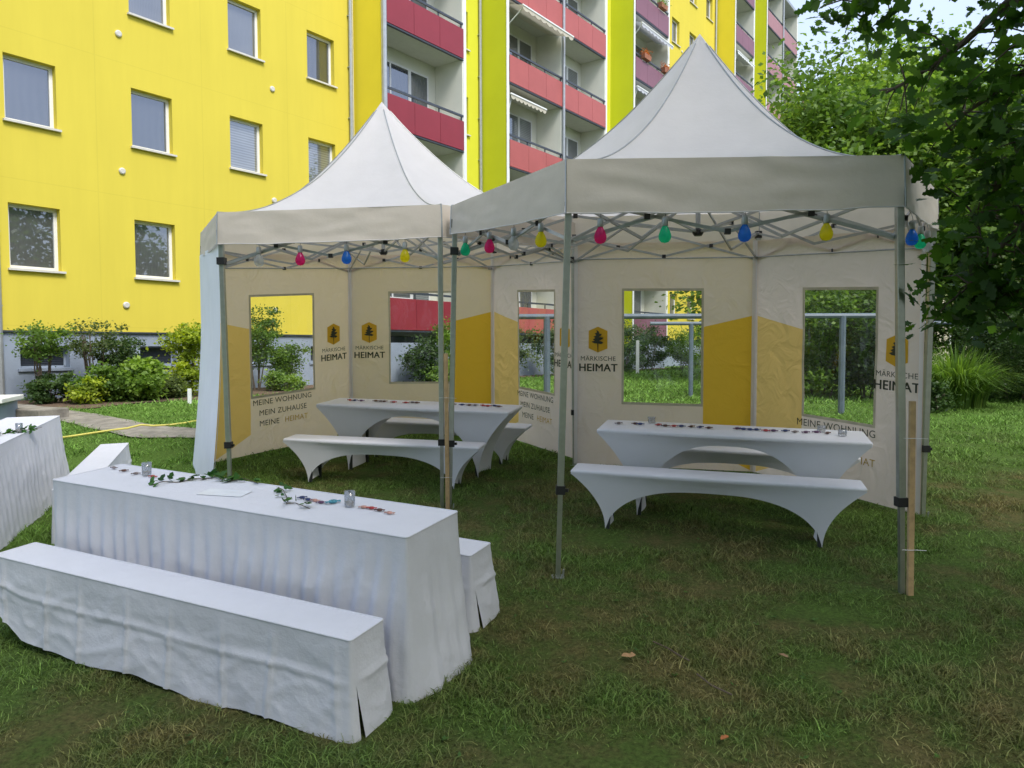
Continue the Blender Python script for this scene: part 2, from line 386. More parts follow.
# clover / weed rosettes and dry leaves on the lawn
def lawn_bits():
    V = []; Fc = []; T = []
    k = 0
    for _ in range(260):
        y = random.uniform(2.2, 9); x = random.uniform(-.65*y, .65*y); z = G(x, y)+.012
        for q in range(random.randint(4, 8)):
            a = random.uniform(0, 6.28); r = random.uniform(.006, .016)
            d = Vector((math.cos(a), math.sin(a), random.uniform(.1, .6))); s = Vector((-math.sin(a), math.cos(a), 0))
            c = Vector((x, y, z)); L = r*1.6; wdt = r*.45
            pts = [c, c+d*L*.5+s*wdt, c+d*L, c+d*L*.5-s*wdt]
            V += [tuple(p) for p in pts]; Fc.append((k, k+1, k+2, k+3)); T += [random.uniform(.3, .9)]*4; k += 4
    o = npmesh('lawn_weeds', np.array(V), np.array(Fc), 4, leafmat('weed_leaf', (.07, .15, .03)), tint=np.array(T))
    tag(o, 'small clover and weed leaves scattered in the lawn', 'weeds', None, 'stuff')
lawn_bits()
def dry_leaf(u, v, s, label, c):
    x, y = on(u, v, 0.03)
    mb = MB()
    pts = [(-.5, 0), (-.3, .22), (-.05, .3), (.1, .18), (.3, .26), (.5, 0), (.3, -.2), (.05, -.3), (-.2, -.18)]
    mb.add([(0, 0, .1*s)]+[(a*s, b*s, s*.35*abs(b)+random.uniform(0, .15)*s) for a, b in pts], [(0, i+1, (i+1) % len(pts)+1) for i in range(len(pts))])
    o = mb.build('fallen_leaf', basic('dry_leaf_%d' % u, c, .7)); o.location = (x, y, G(x, y)+.025); o.rotation_euler = (0, 0, random.uniform(0, 6))
    tag(o, label, 'leaf')
dry_leaf(630, 661, .075, 'curled tan dry leaf on the lawn in front of the centre tent leg', (.38, .22, .10))
dry_leaf(729, 746, .045, 'small orange brown dead leaf near the front of the lawn', (.33, .11, .03))
dry_leaf(788, 661, .05, 'pale brown dry leaf on the lawn below the right hand bench', (.26, .16, .08))
def twig(p, label):
    mb = MB(); pts = []
    for u, v in p:
        x, y = on(u, v, 0.02); pts.append((x, y, G(x, y)+.03))
    mb.tube(pts, [.004]*len(pts), 5); o = mb.build('fallen_twig', M['bark']); tag(o, label, 'twig')
twig([(655, 648), (670, 655), (684, 664), (692, 668)], 'thin dry twig on the lawn in front of the centre tent leg')
twig([(700, 682), (715, 694), (736, 704)], 'thin dry twig on the lawn, lower right of the other twig')

# path, bed, hose
def strip(name, pts, w, mat, dz, label, kind='structure'):
    mb = MB(); L = []; Rr = []
    P = []
    for (a, b) in zip(pts[:-1], pts[1:]):
        for t in np.linspace(0, 1, 9)[:-1]: P.append((a[0]+(b[0]-a[0])*t, a[1]+(b[1]-a[1])*t))
    P.append(pts[-1])
    for i, p in enumerate(P):
        q = P[min(i+1, len(P)-1)]; r = P[max(i-1, 0)]; d = Vector((q[0]-r[0], q[1]-r[1])).normalized(); n = Vector((-d.y, d.x))
        ww = w/2*(1+.2*nz(p[0], p[1], 3, 2))
        row = [(p[0]+n.x*ww*t, p[1]+n.y*ww*t) for t in (-1, -.33, .33, 1)]
        L.append([(a, b, G(a, b)+dz) for a, b in row])
    mb.add([q for r in L for q in r], [(i*4+k, i*4+k+1, i*4+k+5, i*4+k+4) for i in range(len(L)-1) for k in range(3)])
    return tag(mb.build(name, mat), label, None, None, kind)
strip('garden_path', PATH, .62, M['concrete'], .02, 'worn concrete slab path crossing the lawn below the facade')
def bedstrip():
    mb = MB(); P = []
    for i in range(121):
        s = 3+i*.25; row = []
        w_ = (2.75 if s < 14 else 1.9)+.35*nz(s, 0, 1, .9)
        for o in (.0, w_*.33, w_*.66, w_):
            p = -NOR*(D0-o)+TAN*s; row.append((p[0], p[1], G(p[0], p[1])+.012))
        P.append(row)
    mb.add([q for r in P for q in r], [(i*4+k, i*4+k+1, i*4+k+5, i*4+k+4) for i in range(len(P)-1) for k in range(3)])
    tag(mb.build('flower_bed_soil', M['soil']), 'strip of brown planting bed along the base of the building', None, None, 'structure')
bedstrip()
def hose():
    pts = []
    for u, v in [(58, 437), (75, 434.5), (95, 431.5), (112, 429), (125, 427.5), (140, 424), (152, 425), (170, 424), (185, 422), (200, 419)]:
        x, y = on(u, v, .02); pts.append((x, y, G(x, y)+.03))
    mb = MB(); mb.tube(pts, .014, 8); tag(mb.build('garden_hose', M['hose'], smooth=True), 'pale yellow garden hose lying across the lawn by the path', 'hose')
hose()

# ------------------------------------------------------------------ building
def building():
    root = empty('apartment_block', (-NOR[0]*D0, -NOR[1]*D0, 0), math.pi/2-AZ)
    tag(root, 'large yellow and lime apartment block with red panelled balconies', 'building')
    SILL = 3.346; WH = 1.239; WW = .92; ST = 2.8; BORD = 2.156; ROOF = 2.269+8*ST; E0 = 3.0; E1 = 56.0
    PK = {(6.06, 1): 0, (8.48, 1): 0, (10.86, 1): 2, (13.2, 1): 2, (6.06, 0): 1, (8.48, 0): 3, (8.48, 2): 3, (10.86, 2): 3, (13.2, 2): 0}
    def wall(x0, x1, cols, mat, name='wall'):
        mb = MB(); xs = [x0]
        for c in cols: xs += [c, c+WW]
        xs.append(x1)
        zs = [BORD]
        for k in range(8): zs += [SILL+ST*k, SILL+WH+ST*k]
        zs.append(ROOF)
        for i in range(len(xs)-1):
            for j in range(len(zs)-1):
                if i % 2 == 1 and j % 2 == 1 and cols:
                    a, b, c, d = xs[i], xs[i+1], zs[j], zs[j+1]; t = .21
                    mb.add([(a, 0, c), (b, 0, c), (b, 0, d), (a, 0, d), (a, t, c), (b, t, c), (b, t, d), (a, t, d)],
                           [(0, 1, 5, 4), (1, 2, 6, 5), (2, 3, 7, 6), (3, 0, 4, 7)])
                else:
                    mb.add([(xs[i], 0, zs[j]), (xs[i+1], 0, zs[j]), (xs[i+1], 0, zs[j+1]), (xs[i], 0, zs[j+1])], [(0, 1, 2, 3)])
        mb.build(name, mat, root)
        for c in cols:
            for k in range(8): window(c, SILL+ST*k, pane=PANES[PK[(round(c, 2), k)]] if (round(c, 2), k) in PK else None)
    def window(x, z, w=WW, h=WH, y=.14, tilt=False, pane=None, sill=True):
        fr = MB(); f = .065
        fr.box(x, x+w, y, y+.06, z, z+f); fr.box(x, x+w, y, y+.06, z+h-f, z+h)
        fr.box(x, x+f, y, y+.06, z+f, z+h-f); fr.box(x+w-f, x+w, y, y+.06, z+f, z+h-f)
        o = fr.build('window', M['winframe'], root)
        pb = MB(); pb.box(x+f, x+w-f, y+.03, y+.045, z+f, z+h-f)
        pb.build('pane', pane or random.choice(PANES), o)
        if sill:
            sb = MB(); sb.box(x-.04, x+w+.06, -.07, .1, z-.045, z-.004); sb.build('sill', M['sill'], o)
        return o
    C1 = [6.06, 8.48, 10.86, 13.2]
    # explicit panes to follow the photo on the first wall
    wall(E0, 14.8, C1, M['yellow'])
    wall(14.8, 18.4, [], M['cream'], 'balcony_back_wall')
    wall(18.4, 20.6, [19.0], M['lime2'])
    wall(20.6, 27.4, [], M['cream'], 'balcony_back_wall')
    wall(27.4, 29.9, [28.2], M['lime2'])
    wall(29.9, 33.5, [], M['cream'], 'balcony_back_wall')
    wall(33.5, 42.35, [33.7+.5, 36.35, 38.6, 40.9], M['yellow'])
    wall(42.35, 45.9, [], M['cream'], 'balcony_back_wall')
    wall(45.9, 48.1, [46.6], M['lime2'])
    wall(48.1, E1, [], M['cream'], 'balcony_back_wall')
    # body behind and roof
    mb = MB(); mb.box(E0, E1, .35, 12, -.5, ROOF-.02); mb.build('building_core', M['interior'], root)
    mb = MB(); mb.box(E0-.1, E1+.1, -.12, 12.2, ROOF, ROOF+.3); mb.build('roof', M['pwhite'], root)
    mb = MB(); mb.box(E1, E1+.05, .0, 12, BORD, ROOF-.01); mb.box(E0-.05, E0, 0, 12, BORD, ROOF-.01); mb.build('end_wall', M['yellow'], root)
    mb = MB()
    cw = [(6.2, 7.1), (8.55, 9.4), (11.1, 12.0), (13.2, 14.1)]
    z0, z1 = 1.42, 1.85
    xs = [E0]+[v for c in cw for v in c]+[E1]; zs = [-.3, z0, z1, BORD-.02]; y = .04
    for i in range(len(xs)-1):
        for j in range(3):
            if i % 2 == 1 and j == 1:
                a, b, c, d = xs[i], xs[i+1], zs[j], zs[j+1]; t = .28
                mb.add([(a, y, c), (b, y, c), (b, y, d), (a, y, d), (a, t, c), (b, t, c), (b, t, d), (a, t, d)], [(0, 1, 5, 4), (1, 2, 6, 5), (2, 3, 7, 6), (3, 0, 4, 7)])
            else: mb.add([(xs[i], y, zs[j]), (xs[i+1], y, zs[j]), (xs[i+1], y, zs[j+1]), (xs[i], y, zs[j+1])], [(0, 1, 2, 3)])
    mb.build('plinth', M['plinth'], root)
    mb = MB(); mb.box(E0, E1, -.015, .04, BORD-.03, BORD-.002); mb.build('base_rail', M['rail'], root)
    for a, b in cw:
        fr = MB(); fr.box(a-.05, b+.05, .0, .035, z0-.06, z0-.01); fr.box(a, b, .22, .27, z0, z0+.04); fr.box(a, b, .22, .27, z1-.04, z1); fr.box(a, a+.04, .22, .27, z0, z1); fr.box(b-.04, b, .22, .27, z0, z1)
        o = fr.build('cellar_window', M['plinth'], root)
        g = MB(); g.box(a+.04, b-.04, .25, .26, z0+.04, z1-.04)
        for k in range(9): zz = z0+.06+k*.035; g.box(a+.04, b-.04, .235, .245, zz, zz+.012)
        g.build('grille', M['rail'], o)
    # round vents
    for s, z in ((8.24, 8.43), (8.24, 5.57), (8.25, 2.73), (12.08, 8.33), (12.05, 2.77), (19.6, 8.3), (19.6, 5.5), (37.6, 17.2), (12.08, 5.55)):
        v = MB(); v.lathe([(.0, 0), (.07, 0), (.07, .03), (.05, .045), (.0, .045)], n=16)
        o = v.build('wall_vent', M['sill'], root); o.location = (s, 0, z); o.rotation_euler = (R(90), 0, 0)
    for s in (14.66, 20.5, 42.25, 5.82):
        p = MB(); p.tube([(s, -.07, .8), (s, -.07, ROOF)], .055, 10)
        for k in range(16): p.box(s-.07, s+.07, -.07, 0, 1.2+k*1.4, 1.23+k*1.4)
        p.build('downpipe', M['pipe'], root, smooth=False)
    # balcony blocks
    PR = 1.116
    def block(x0, x1, outer, panel, divs):
        t = .14
        for x, side in ((x0, 0), (x1-t, 1)):
            w = MB(); w.box(x, x+t, -PR, -.002, BORD-.2, ROOF); w.build('balcony_side_wall', M['cream'], root)
        c = MB(); c.box(x0-.03, x0-.002, -PR+.02, -.004, BORD-.2, ROOF); c.box(x1+.002, x1+.03, -PR+.02, -.004, BORD-.2, ROOF); c.build('balcony_cladding', outer, root)
        e = MB(); e.box(x0-.035, x0+.10, -PR-.02, -PR-.002, BORD-.2, ROOF); e.box(x1-.10, x1+.035, -PR-.02, -PR-.002, BORD-.2, ROOF); e.build('corner_trim', M['pwhite'], root)
        bays = [x0+t]+divs+[x1-t]
        for dv in divs:
            w = MB(); w.box(dv-.05, dv+.05, -PR+.02, -.003, BORD-.2, ROOF); w.build('balcony_divider', M['cream'], root)
            w = MB(); w.tube([(dv, -PR-.08, .8), (dv, -PR-.08, ROOF)], .055, 8); w.build('downpipe', M['pipe'], root)
        for k in range(9):
            zb = 2.269+ST*k
            for i in range(len(bays)-1):
                a, b = bays[i]+(.052 if i > 0 else .002), bays[i+1]-(.052 if i < len(bays)-2 else .002)
                sl = MB(); sl.box(a, b, -PR+.06, -.006, zb+.02, zb+.17); o = sl.build('balcony_slab', M['soffit'], root)
                if k == 8: continue
                a2, b2 = a-.03, b+.03
                pn = MB(); n = max(3, round((b2-a2)/1.1)); ww = (b2-a2)/n
                for q in range(n): pn.box(a2+q*ww+.006, a2+(q+1)*ww-.006, -PR-.045, -PR-.022, zb+.04, zb+.93)
                po = pn.build('balcony_parapet', panel, root)
                ln = MB(); ln.box(a2, b2, -PR-.04, -PR+.05, zb-.015, zb+.018); ln.box(a2, b2, -PR-.02, -PR+.0, zb+.05, zb+.92); ln.build('edge_strip', M['rail'], po)
                rl = MB(); rl.bar((a2, -PR+.01, zb+1.1), (b2, -PR+.01, zb+1.1), .06, .06)
                for q in range(n+1): xx = min(max(a2+q*ww, a2+.05), b2-.05); rl.box(xx-.02, xx+.02, -PR-.0, -PR+.03, zb+.9, zb+1.08)
                rl.build('handrail', M['rail'], po)
                # balcony window and door
                wx = a+.35
                fr = MB(); y = -.05; fz0 = zb+1.0; fz1 = zb+2.35; W2 = min(1.7, (b-a)-1.3)
                fr.box(wx, wx+W2, y, y+.045, fz0, fz0+.06); fr.box(wx, wx+W2+.85, y, y+.045, fz1, fz1+.06)
                for xx in (wx, wx+W2/2, wx+W2-.06): fr.box(xx, xx+.06, y, y+.045, fz0+.06, fz1)
                fr.box(wx+W2+.79, wx+W2+.85, y, y+.045, zb+.2, fz1); fr.box(wx+W2, wx+W2+.06, y, y+.045, zb+.2, fz1)
                wo = fr.build('balcony_window', M['winframe'], root)
                pb = MB(); pb.box(wx+.06, wx+W2-.06, y+.01, y+.02, fz0+.06, fz1); pb.box(wx+W2+.06, wx+W2+.79, y+.01, y+.02, zb+.5, fz1); pb.build('pane', PANES[(k*3+i+int(x0)) % 4], wo)
        cp = MB(); cp.box(x0-.08, x1+.08, -PR-.1, -.01, ROOF+.005, ROOF+.2); cp.build('balcony_roof', M['pipe'], root)
        bs = MB(); bs.box(x0, x1, -PR+.1, -.01, .3, BORD-.21); bs.build('balcony_base', M['plinth'], root)
    block(14.85, 18.4, M['yellow2'], M['red'], [])
    block(20.6, 27.45, M['lime'], M['coral'], [24.06])
    block(29.9, 33.5, M['lime'], M['mauve'], [])
    block(42.4, 45.7, M['yellow2'], M['mauve'], [])
    block(48.07, 54.8, M['lime'], M['pink'], [51.3])
    # grey corner pipe of the first balcony stack
    p = MB(); p.tube([(14.86, -PR-.07, .8), (14.86, -PR-.07, ROOF)], .07, 10); p.build('downpipe', M['pipe'], root)
    # awnings
    def awning(x0, x1, z, out, drop, mat, label):
        a = MB(); n = 40
        def fn(u, v):
            return (x0+(x1-x0)*u, -PR+.55-(out+.55)*v, z-drop*v-.02*math.sin(u*math.pi)*v)
        a.grid(fn, n, 6)
        def fr(u, v):
            return (x0+(x1-x0)*u, -PR-out-.005, z-drop-v*(.10+.07*abs(math.sin(u*math.pi*9))))
        a.grid(fr, n*3, 2)
        o = a.build('awning', mat, root); o['label'] = label
        b = MB(); b.bar((x0-.02, -PR-out, z-drop), (x1+.02, -PR-out, z-drop), .05); b.bar((x0+.1, -PR+.1, z-.75), (x0+.1, -PR-out+.03, z-drop-.02), .03); b.build('awning_bar', M['pwhite'], o)
    awning(20.75, 23.95, 2.269+ST*4-.05, .55, .32, M['awning'], 'extended cream scalloped awning')
    awning(20.75, 22.9, 2.269+ST*3-.05, .06, .30, M['awning'], 'half open cream scalloped awning')
    awning(30.05, 33.3, 2.269+ST*5-.15, .3, .35, M['awning_blue'], 'pale blue striped awning')
    awning(30.05, 33.3, 2.269+ST*4-.10, .1, .25, M['awning_blue'], 'pale rolled awning')
    awning(42.6, 45.5, 2.269+ST*6-.3, .1, .22, M['pwhite'], 'pale rolled awning')
    return root
BLD = building()
def fac_pt(s, off, z): p = -NOR*(D0-off)+TAN*s; return (float(p[0]), float(p[1]), z)

# small concrete step by the cellar entrance at far left
mb = MB(); mb.box(-.6, .6, -.25, .25, -.1, .16); o = mb.build('concrete_kerb_block', M['concrete'], bevel=.02); x, y = on(24, 411, .08); o.location = (x, y, G(x, y)); o.rotation_euler = (0, 0, R(-20)); tag(o, 'low concrete kerb block lying by the path at the foot of the left shrub', 'concrete block')
mb = MB(); mb.box(-.9, .25, -.5, .5, -.1, .34); mb.m = 1; mb.box(-.95, .32, -.55, .55, .345, .41); o = mb.build('cellar_stair_cheek', [M['plinth'], M['pwhite']], bevel=.01); x, y = on(-14, 424, 0); o.location = (x, y, G(x, y)); o.rotation_euler = (0, 0, R(20)); tag(o, 'grey cellar stair wall with pale coping at the left edge', 'stair wall')

# ------------------------------------------------------------------ foliage
LEAF4 = np.array([[0, 0, 0], [.5, .32, .06], [1, 0, -.05], [.5, -.32, .06]])
def leaves(cent, size, jitter=.35, up=.3, outward=None, tintc=None, shape=LEAF4):
    n = len(cent); k = len(shape)
    d = rng.normal(size=(n, 3)); d[:, 2] *= .6
    if outward is not None: d += outward*1.0
    d /= np.linalg.norm(d, axis=1)[:, None]+1e-9
    nrm = rng.normal(size=(n, 3))*.7 + np.array([0, 0, up+.5]); s = np.cross(nrm, d); s /= np.linalg.norm(s, axis=1)[:, None]+1e-9
    nn = np.cross(d, s)
    sz = size*rng.uniform(1-jitter, 1+jitter, n)
    P = cent[:, None, :] + sz[:, None, None]*(shape[None, :, 0, None]*d[:, None, :]+shape[None, :, 1, None]*s[:, None, :]+shape[None, :, 2, None]*nn[:, None, :])
    t = tintc if tintc is not None else rng.uniform(.2, .8, n)
    return P.reshape(-1, 3), np.arange(n*k).reshape(n, k), np.repeat(t, k)
def crown_points(c, rad, nclump, per, cr, hollow=.55, seed=0, flat=0):
    r = np.random.default_rng(seed)
    d = r.normal(size=(nclump, 3)); d /= np.linalg.norm(d, axis=1)[:, None]
    rr = r.uniform(hollow, 1.0, nclump)**.6
    cc = np.array(c)+d*rr[:, None]*np.array(rad)*(1+.18*r.normal(size=(nclump, 1)))
    lim = c[2]-rad[2]*.95
    cc[:, 2] = np.maximum(cc[:, 2], lim)
    crs = cr*r.uniform(.55, 1.4, nclump)
    pts = cc[:, None, :]+r.normal(size=(nclump, per, 3))*crs[:, None, None]*np.array([1, 1, .62])*.55
    tc = np.clip(r.normal(.48, .2, nclump), .05, .95)
    t = np.clip(tc[:, None]+r.normal(0, .16, (nclump, per)), 0, 1)
    return cc, pts.reshape(-1, 3), t.ravel(), d
def tree(name, cat, label, base, c, rad, nclump, per, cr, size, mat, trunk_r=.12, seed=0, group=None, limbs=10, hollow=.5):
    root = empty(name, (base[0], base[1], base[2])); tag(root, label, cat, group)
    b = np.array(base); cc, pts, t, d = crown_points(c, rad, nclump, per, cr, hollow, seed)
    P, Fa, T = leaves(pts-b, size, tintc=t)
    npmesh('crown', P, Fa, 4, mat, root, T)
    mb = MB(); r = random.Random(seed)
    top = Vector((c[0]-b[0], c[1]-b[1], c[2]-b[2]+rad[2]*.3))
    mb.tube([(0, 0, -.1), (top.x*.25+.03, top.y*.3, top.z*.35), (top.x*.7, top.y*.7, top.z*.7), tuple(top)], [trunk_r*1.2, trunk_r, trunk_r*.6, trunk_r*.2], 8)
    for k in range(min(limbs, nclump)):
        q = Vector(cc[k]-b); f = r.uniform(.25, .75); s = Vector((top.x*f, top.y*f, top.z*f)); m = s.lerp(q, .5)+Vector((0, 0, .12*(q-s).length*r.uniform(-.5, 1)))
        mb.tube([tuple(s), tuple(m), tuple(q)], [trunk_r*.38, trunk_r*.24, trunk_r*.08], 6)
    mb.build('trunk', M['bark'], root, smooth=True)
    return root
LM = {'mid': leafmat('leaf_mid_green', (.12, .215, .04)), 'bright': leafmat('leaf_bright_green', (.19, .31, .055)),
      'dark': leafmat('leaf_dark_green', (.055, .105, .03)), 'olive': leafmat('leaf_olive_green', (.12, .17, .055)),
      'lime': leafmat('leaf_lime', (.27, .36, .04)), 'oak': leafmat('leaf_oak', (.055, .125, .02), trans=.5, rough=.6),
      'purple': leafmat('leaf_bronze', (.13, .06, .04)), 'blueg': leafmat('leaf_blue_green', (.085, .15, .07))}
def at(u, y): return (u-512)/F*y
def T(u, y, ytop, rx, rz, mat, label, seed, nclump=120, per=240, cr=.9, size=.16, name='broadleaf_tree', group='trees beyond the tents', zc=None):
    x = at(u, y); g = G(x, y); zt = CAMZ+(347-ytop)/F*y
    if zc is None: cz = (zt+g+.6)/2; rz = (zt-g-.6)/2
    else: cz = zc; 
    tree(name, 'tree', label, (x, y, g), (x, y, cz), (rx, rx*.9, rz), nclump, per, cr, size, LM[mat], .16, seed, group)
T(818, 22, 100, 2.9, 0, 'mid', 'loose mid green tree right behind the peak of the right tent', 3, 170, 260, .9, .17)
T(872, 25, 62, 3.6, 3.9, 'bright', 'tall light green tree beyond the right tent, under the hanging oak branch', 4, 190, 260, 1.0, .18, zc=7.3)
T(957, 21, 88, 3.0, 2.9, 'bright', 'light green tree above the tall ornamental grass', 5, 170, 260, .9, .16, zc=6.2)
T(1052, 19, 60, 3.2, 0, 'mid', 'mid green tree filling the right edge behind the dark shrub', 6, 160, 240, .9, .16)
T(770, 44, 190, 3.4, 0, 'dark', 'dark far tree just right of the end of the apartment block', 7, 100, 160, 1.2, .3)
T(846, 42, 150, 4.2, 0, 'mid', 'far round green tree seen past the first tree', 8, 110, 160, 1.2, .3)
T(925, 46, 170, 4.5, 0, 'dark', 'far dark green tree left of the pale house', 9, 110, 160, 1.2, .32)
T(1040, 44, 120, 5.0, 0, 'mid', 'far tall green tree right of the pale house', 10, 120, 160, 1.2, .32)
T(700, 52, 300, 3.0, 0, 'mid', 'low far tree seen through the back tent window', 12, 80, 120, 1.0, .3)

for i, (x, y, h, rr, lb) in enumerate([(-11, -9, 11, 4.2, 'far left'), (-4.5, -10, 12, 4.4, 'left'), (2.5, -9.5, 12, 4.4, 'middle'), (9.5, -8, 11.5, 4.2, 'right'), (15, -2, 11, 4.2, 'far right')]):  # unseen trees added behind the camera to block light from the foreground
    tree('out_of_view_tree', 'tree', 'tall tree added unseen behind the photographer to shade the foreground, %s of five' % lb, (x, y, G(x, y)), (x, y, h/2+1), (rr, rr, h/2-.2), 110, 60, 1.5, .40, LM['mid'], .2, 80+i, 'shade trees added behind the photographer')

for i, (x, y, h, rr, lb) in enumerate([(17, 9.5, 10, 3.8, 'nearest the facade'), (20, 3, 12, 4.2, 'middle'), (24, 11, 9, 3.6, 'farthest')]):
    tree('out_of_view_tree', 'tree', 'tree right of the view that mirrors in the windows, %s of three' % lb, (x, y, G(x, y)), (x, y, h/2+1), (rr, rr, h/2-.3), 110, 70, 1.3, .34, LM['mid'], .2, 90+i, 'trees right of the view')

# shrubs
def bush(u, v, h, r, mat, label, seed, name='shrub', nclump=50, per=150, cr=.25, size=.06, ry=None, stems=0, low=.0, group=None, cat='shrub', xy=None):
    x, y = xy if xy else on(u, v, 0)
    if xy is None and v < 402:
        # on the flat upper lawn
        y = F*(CAMZ-.79)/(v-347.0); x = at(u, y)
    g = G(x, y); root = empty(name, (x, y, g)); tag(root, label, cat, group)
    zc = (h+low)/2; rz = (h-low)/2
    cc, pts, t, d = crown_points((0, 0, zc), (r, ry or r, rz), nclump, per, cr, .35, seed)
    pts[:, 2] = np.maximum(pts[:, 2], .02)
    P, Fa, TT = leaves(pts, size, tintc=t); npmesh('foliage', P, Fa, 4, LM[mat], root, TT)
    mb = MB(); rr = random.Random(seed)
    for k in range(max(4, stems)):
        a = rr.uniform(0, 6.28); q = Vector((math.cos(a)*r*.6*rr.uniform(.3, 1), math.sin(a)*r*.6, zc+rz*.3)); b = Vector((q.x*.22, q.y*.22, 0)); m = b.lerp(q, .5)+Vector((rr.uniform(-.05, .05), rr.uniform(-.05, .05), 0))
        mb.tube([tuple(b-Vector((0, 0, .05))), tuple(m), tuple(q)], [.016, .012, .006], 6)
    mb.build('stems', M['bark'], root)
    return root
def fb(s, off): p = fac_pt(s, off, 0); return (p[0], p[1])
bush(0, 0, 1.50, .42, 'mid', 'twiggy shrub with bare lower stems in front of the left cellar window', 21, xy=fb(6.15, 1.0), stems=12, low=.8, nclump=26, per=80, cr=.17, size=.06)
bush(0, 0, .5, .32, 'dark', 'low dark plant at the foot of the leftmost twiggy shrub', 22, xy=fb(6.15, 1.3), nclump=24, per=120, cr=.14, size=.06)
bush(0, 0, 1.55, .5, 'olive', 'leggy shrub between the two cellar windows, with bronze tinged leaves', 23, xy=fb(7.15, .95), stems=12, low=.75, nclump=30, per=70, cr=.17, size=.055)
bush(0, 0, 1.4, .42, 'dark', 'dense shrub directly left of the second cellar window', 24, xy=fb(7.6, 1.15), stems=7, low=.45, nclump=34, per=90, cr=.17, size=.055)
bush(0, 0, .62, .40, 'mid', 'low leafy green plant in front of the leggy shrub', 25, xy=fb(6.95, 1.75), nclump=36, per=120, cr=.16, size=.08)
bush(0, 0, .82, .38, 'bright', 'light green leafy bush left of the white side wall of the tent', 26, xy=fb(7.45, 2.0), nclump=40, per=110, cr=.16, size=.09)
bush(0, 0, .45, .3, 'lime', 'small yellow green perennial at the front of the bed', 27, xy=fb(6.5, 1.9), nclump=20, per=90, cr=.12, size=.07)
bush(0, 0, 1.55, .42, 'lime', 'yellow green shrub beside the outer tent wall', 28, xy=fb(8.95, 1.2), stems=5, low=.55, nclump=34, per=90, cr=.2, size=.08)
bush(0, 0, .7, .35, 'lime', 'low yellow green shrub beneath the taller one beside the tent wall', 29, xy=fb(8.65, 1.6), nclump=26, per=90, cr=.15, size=.08)
bush(0, 0, 1.75, .5, 'mid', 'tall shrub seen at left through the first tent window', 30, xy=fb(10.7, 1.1), stems=5, low=.6, nclump=44, per=120, cr=.2, size=.06)
bush(0, 0, 1.15, .35, 'mid', 'medium shrub seen at right through the first tent window', 31, xy=fb(11.55, 1.1), stems=5, low=.35, nclump=30, per=110, cr=.17, size=.06)
bush(0, 0, .45, .45, 'bright', 'low bedding plant below the shrubs of the first tent window', 32, xy=fb(11.0, 1.7), nclump=30, per=110, cr=.14, size=.06)
bush(0, 0, .42, .35, 'olive', 'low straggly plant in the bed right of the light green bush', 33, xy=fb(8.2, 1.7), nclump=26, per=90, cr=.14, size=.07)
bush(0, 0, .3, .32, 'purple', 'low reddish perennial in the bed left of the leafy plant', 34, xy=fb(6.6, 1.5), nclump=16, per=60, cr=.12, size=.05)
bush(0, 0, .28, .35, 'purple', 'low reddish perennial in the bed under the second cellar window', 35, xy=fb(7.95, 1.3), nclump=16, per=60, cr=.12, size=.05)
for i, (s, o, h, r, m, lb) in enumerate([
    (15.6, 1.9, 1.3, .5, 'dark', 'dark shrub against the plinth in the second tent window'),
    (16.6, 2.2, 2.2, .6, 'bright', 'tall light green shrub in the second tent window'),
    (15.9, 2.9, .6, .6, 'bright', 'low pale green plants at the foot of the second tent window view'),
    (17.5, 2.6, 1.9, .7, 'mid', 'green shrub at the right of the second tent window view'),
    (19.5, 2.0, 1.8, .8, 'olive', 'grey green shrub between the first and second balcony stacks'),
    (22.0, 2.4, 2.0, .9, 'blueg', 'blue green shrub under the left coral balconies'),
    (24.4, 2.6, 1.8, .9, 'mid', 'green shrub under the middle of the coral balconies'),
    (26.6, 2.4, 1.9, .9, 'blueg', 'blue green shrub under the right coral balconies'),
    (29.0, 2.4, 1.9, .9, 'dark', 'dark shrub between the coral and mauve balcony stacks'),
    (31.2, 2.8, 1.7, .9, 'mid', 'green shrub under the mauve balconies'),
    (33.6, 3.0, 2.0, 1.0, 'bright', 'light green shrub right of the mauve balconies'),
    (36.4, 3.2, 2.1, 1.1, 'mid', 'green shrub before the far yellow wall'),
    (39.4, 3.4, 2.2, 1.1, 'dark', 'dark shrub before the far yellow wall')]):
    bush(0, 0, h, r, m, lb, 50+i, xy=fb(s, o), nclump=42, per=110, cr=.28, size=.085, stems=5)
# right side shrubs behind the tent
bush(822, 397, 2.9, 1.5, 'mid', 'big rounded shrub seen in the left half of the right tent window', 71, nclump=90, per=160, cr=.4, size=.09)
bush(868, 399, 1.9, .8, 'dark', 'dense dark shrub seen in the right half of the right tent window', 72, nclump=80, per=150, cr=.3, size=.07)
bush(780, 385, 2.3, 1.7, 'dark', 'dark hedge like shrub hidden behind the gold prints of the right tent', 73, nclump=80, per=140, cr=.45, size=.1)
bush(1015, 402, 1.75, .95, 'dark', 'dense dark conifer like shrub at the right edge', 74, nclump=120, per=170, cr=.3, size=.05)
bush(1042, 397, 2.9, 1.3, 'olive', 'tall feathery shrub rising behind the dark one at the right edge', 75, nclump=110, per=150, cr=.4, size=.06)
bush(1030, 384, 2.2, 1.2, 'bright', 'sunlit light green shrub behind the tall ornamental grass', 76, nclump=80, per=140, cr=.4, size=.09)
bush(936, 413, .45, .3, 'dark', 'small dark plant at the base of the tent leg, left of the tall grass', 77, nclump=20, per=90, cr=.15, size=.06)
bush(905, 385, 2.0, 1.2, 'mid', 'green shrub mostly hidden behind the right tent wall', 78, nclump=70, per=130, cr=.4, size=.09)
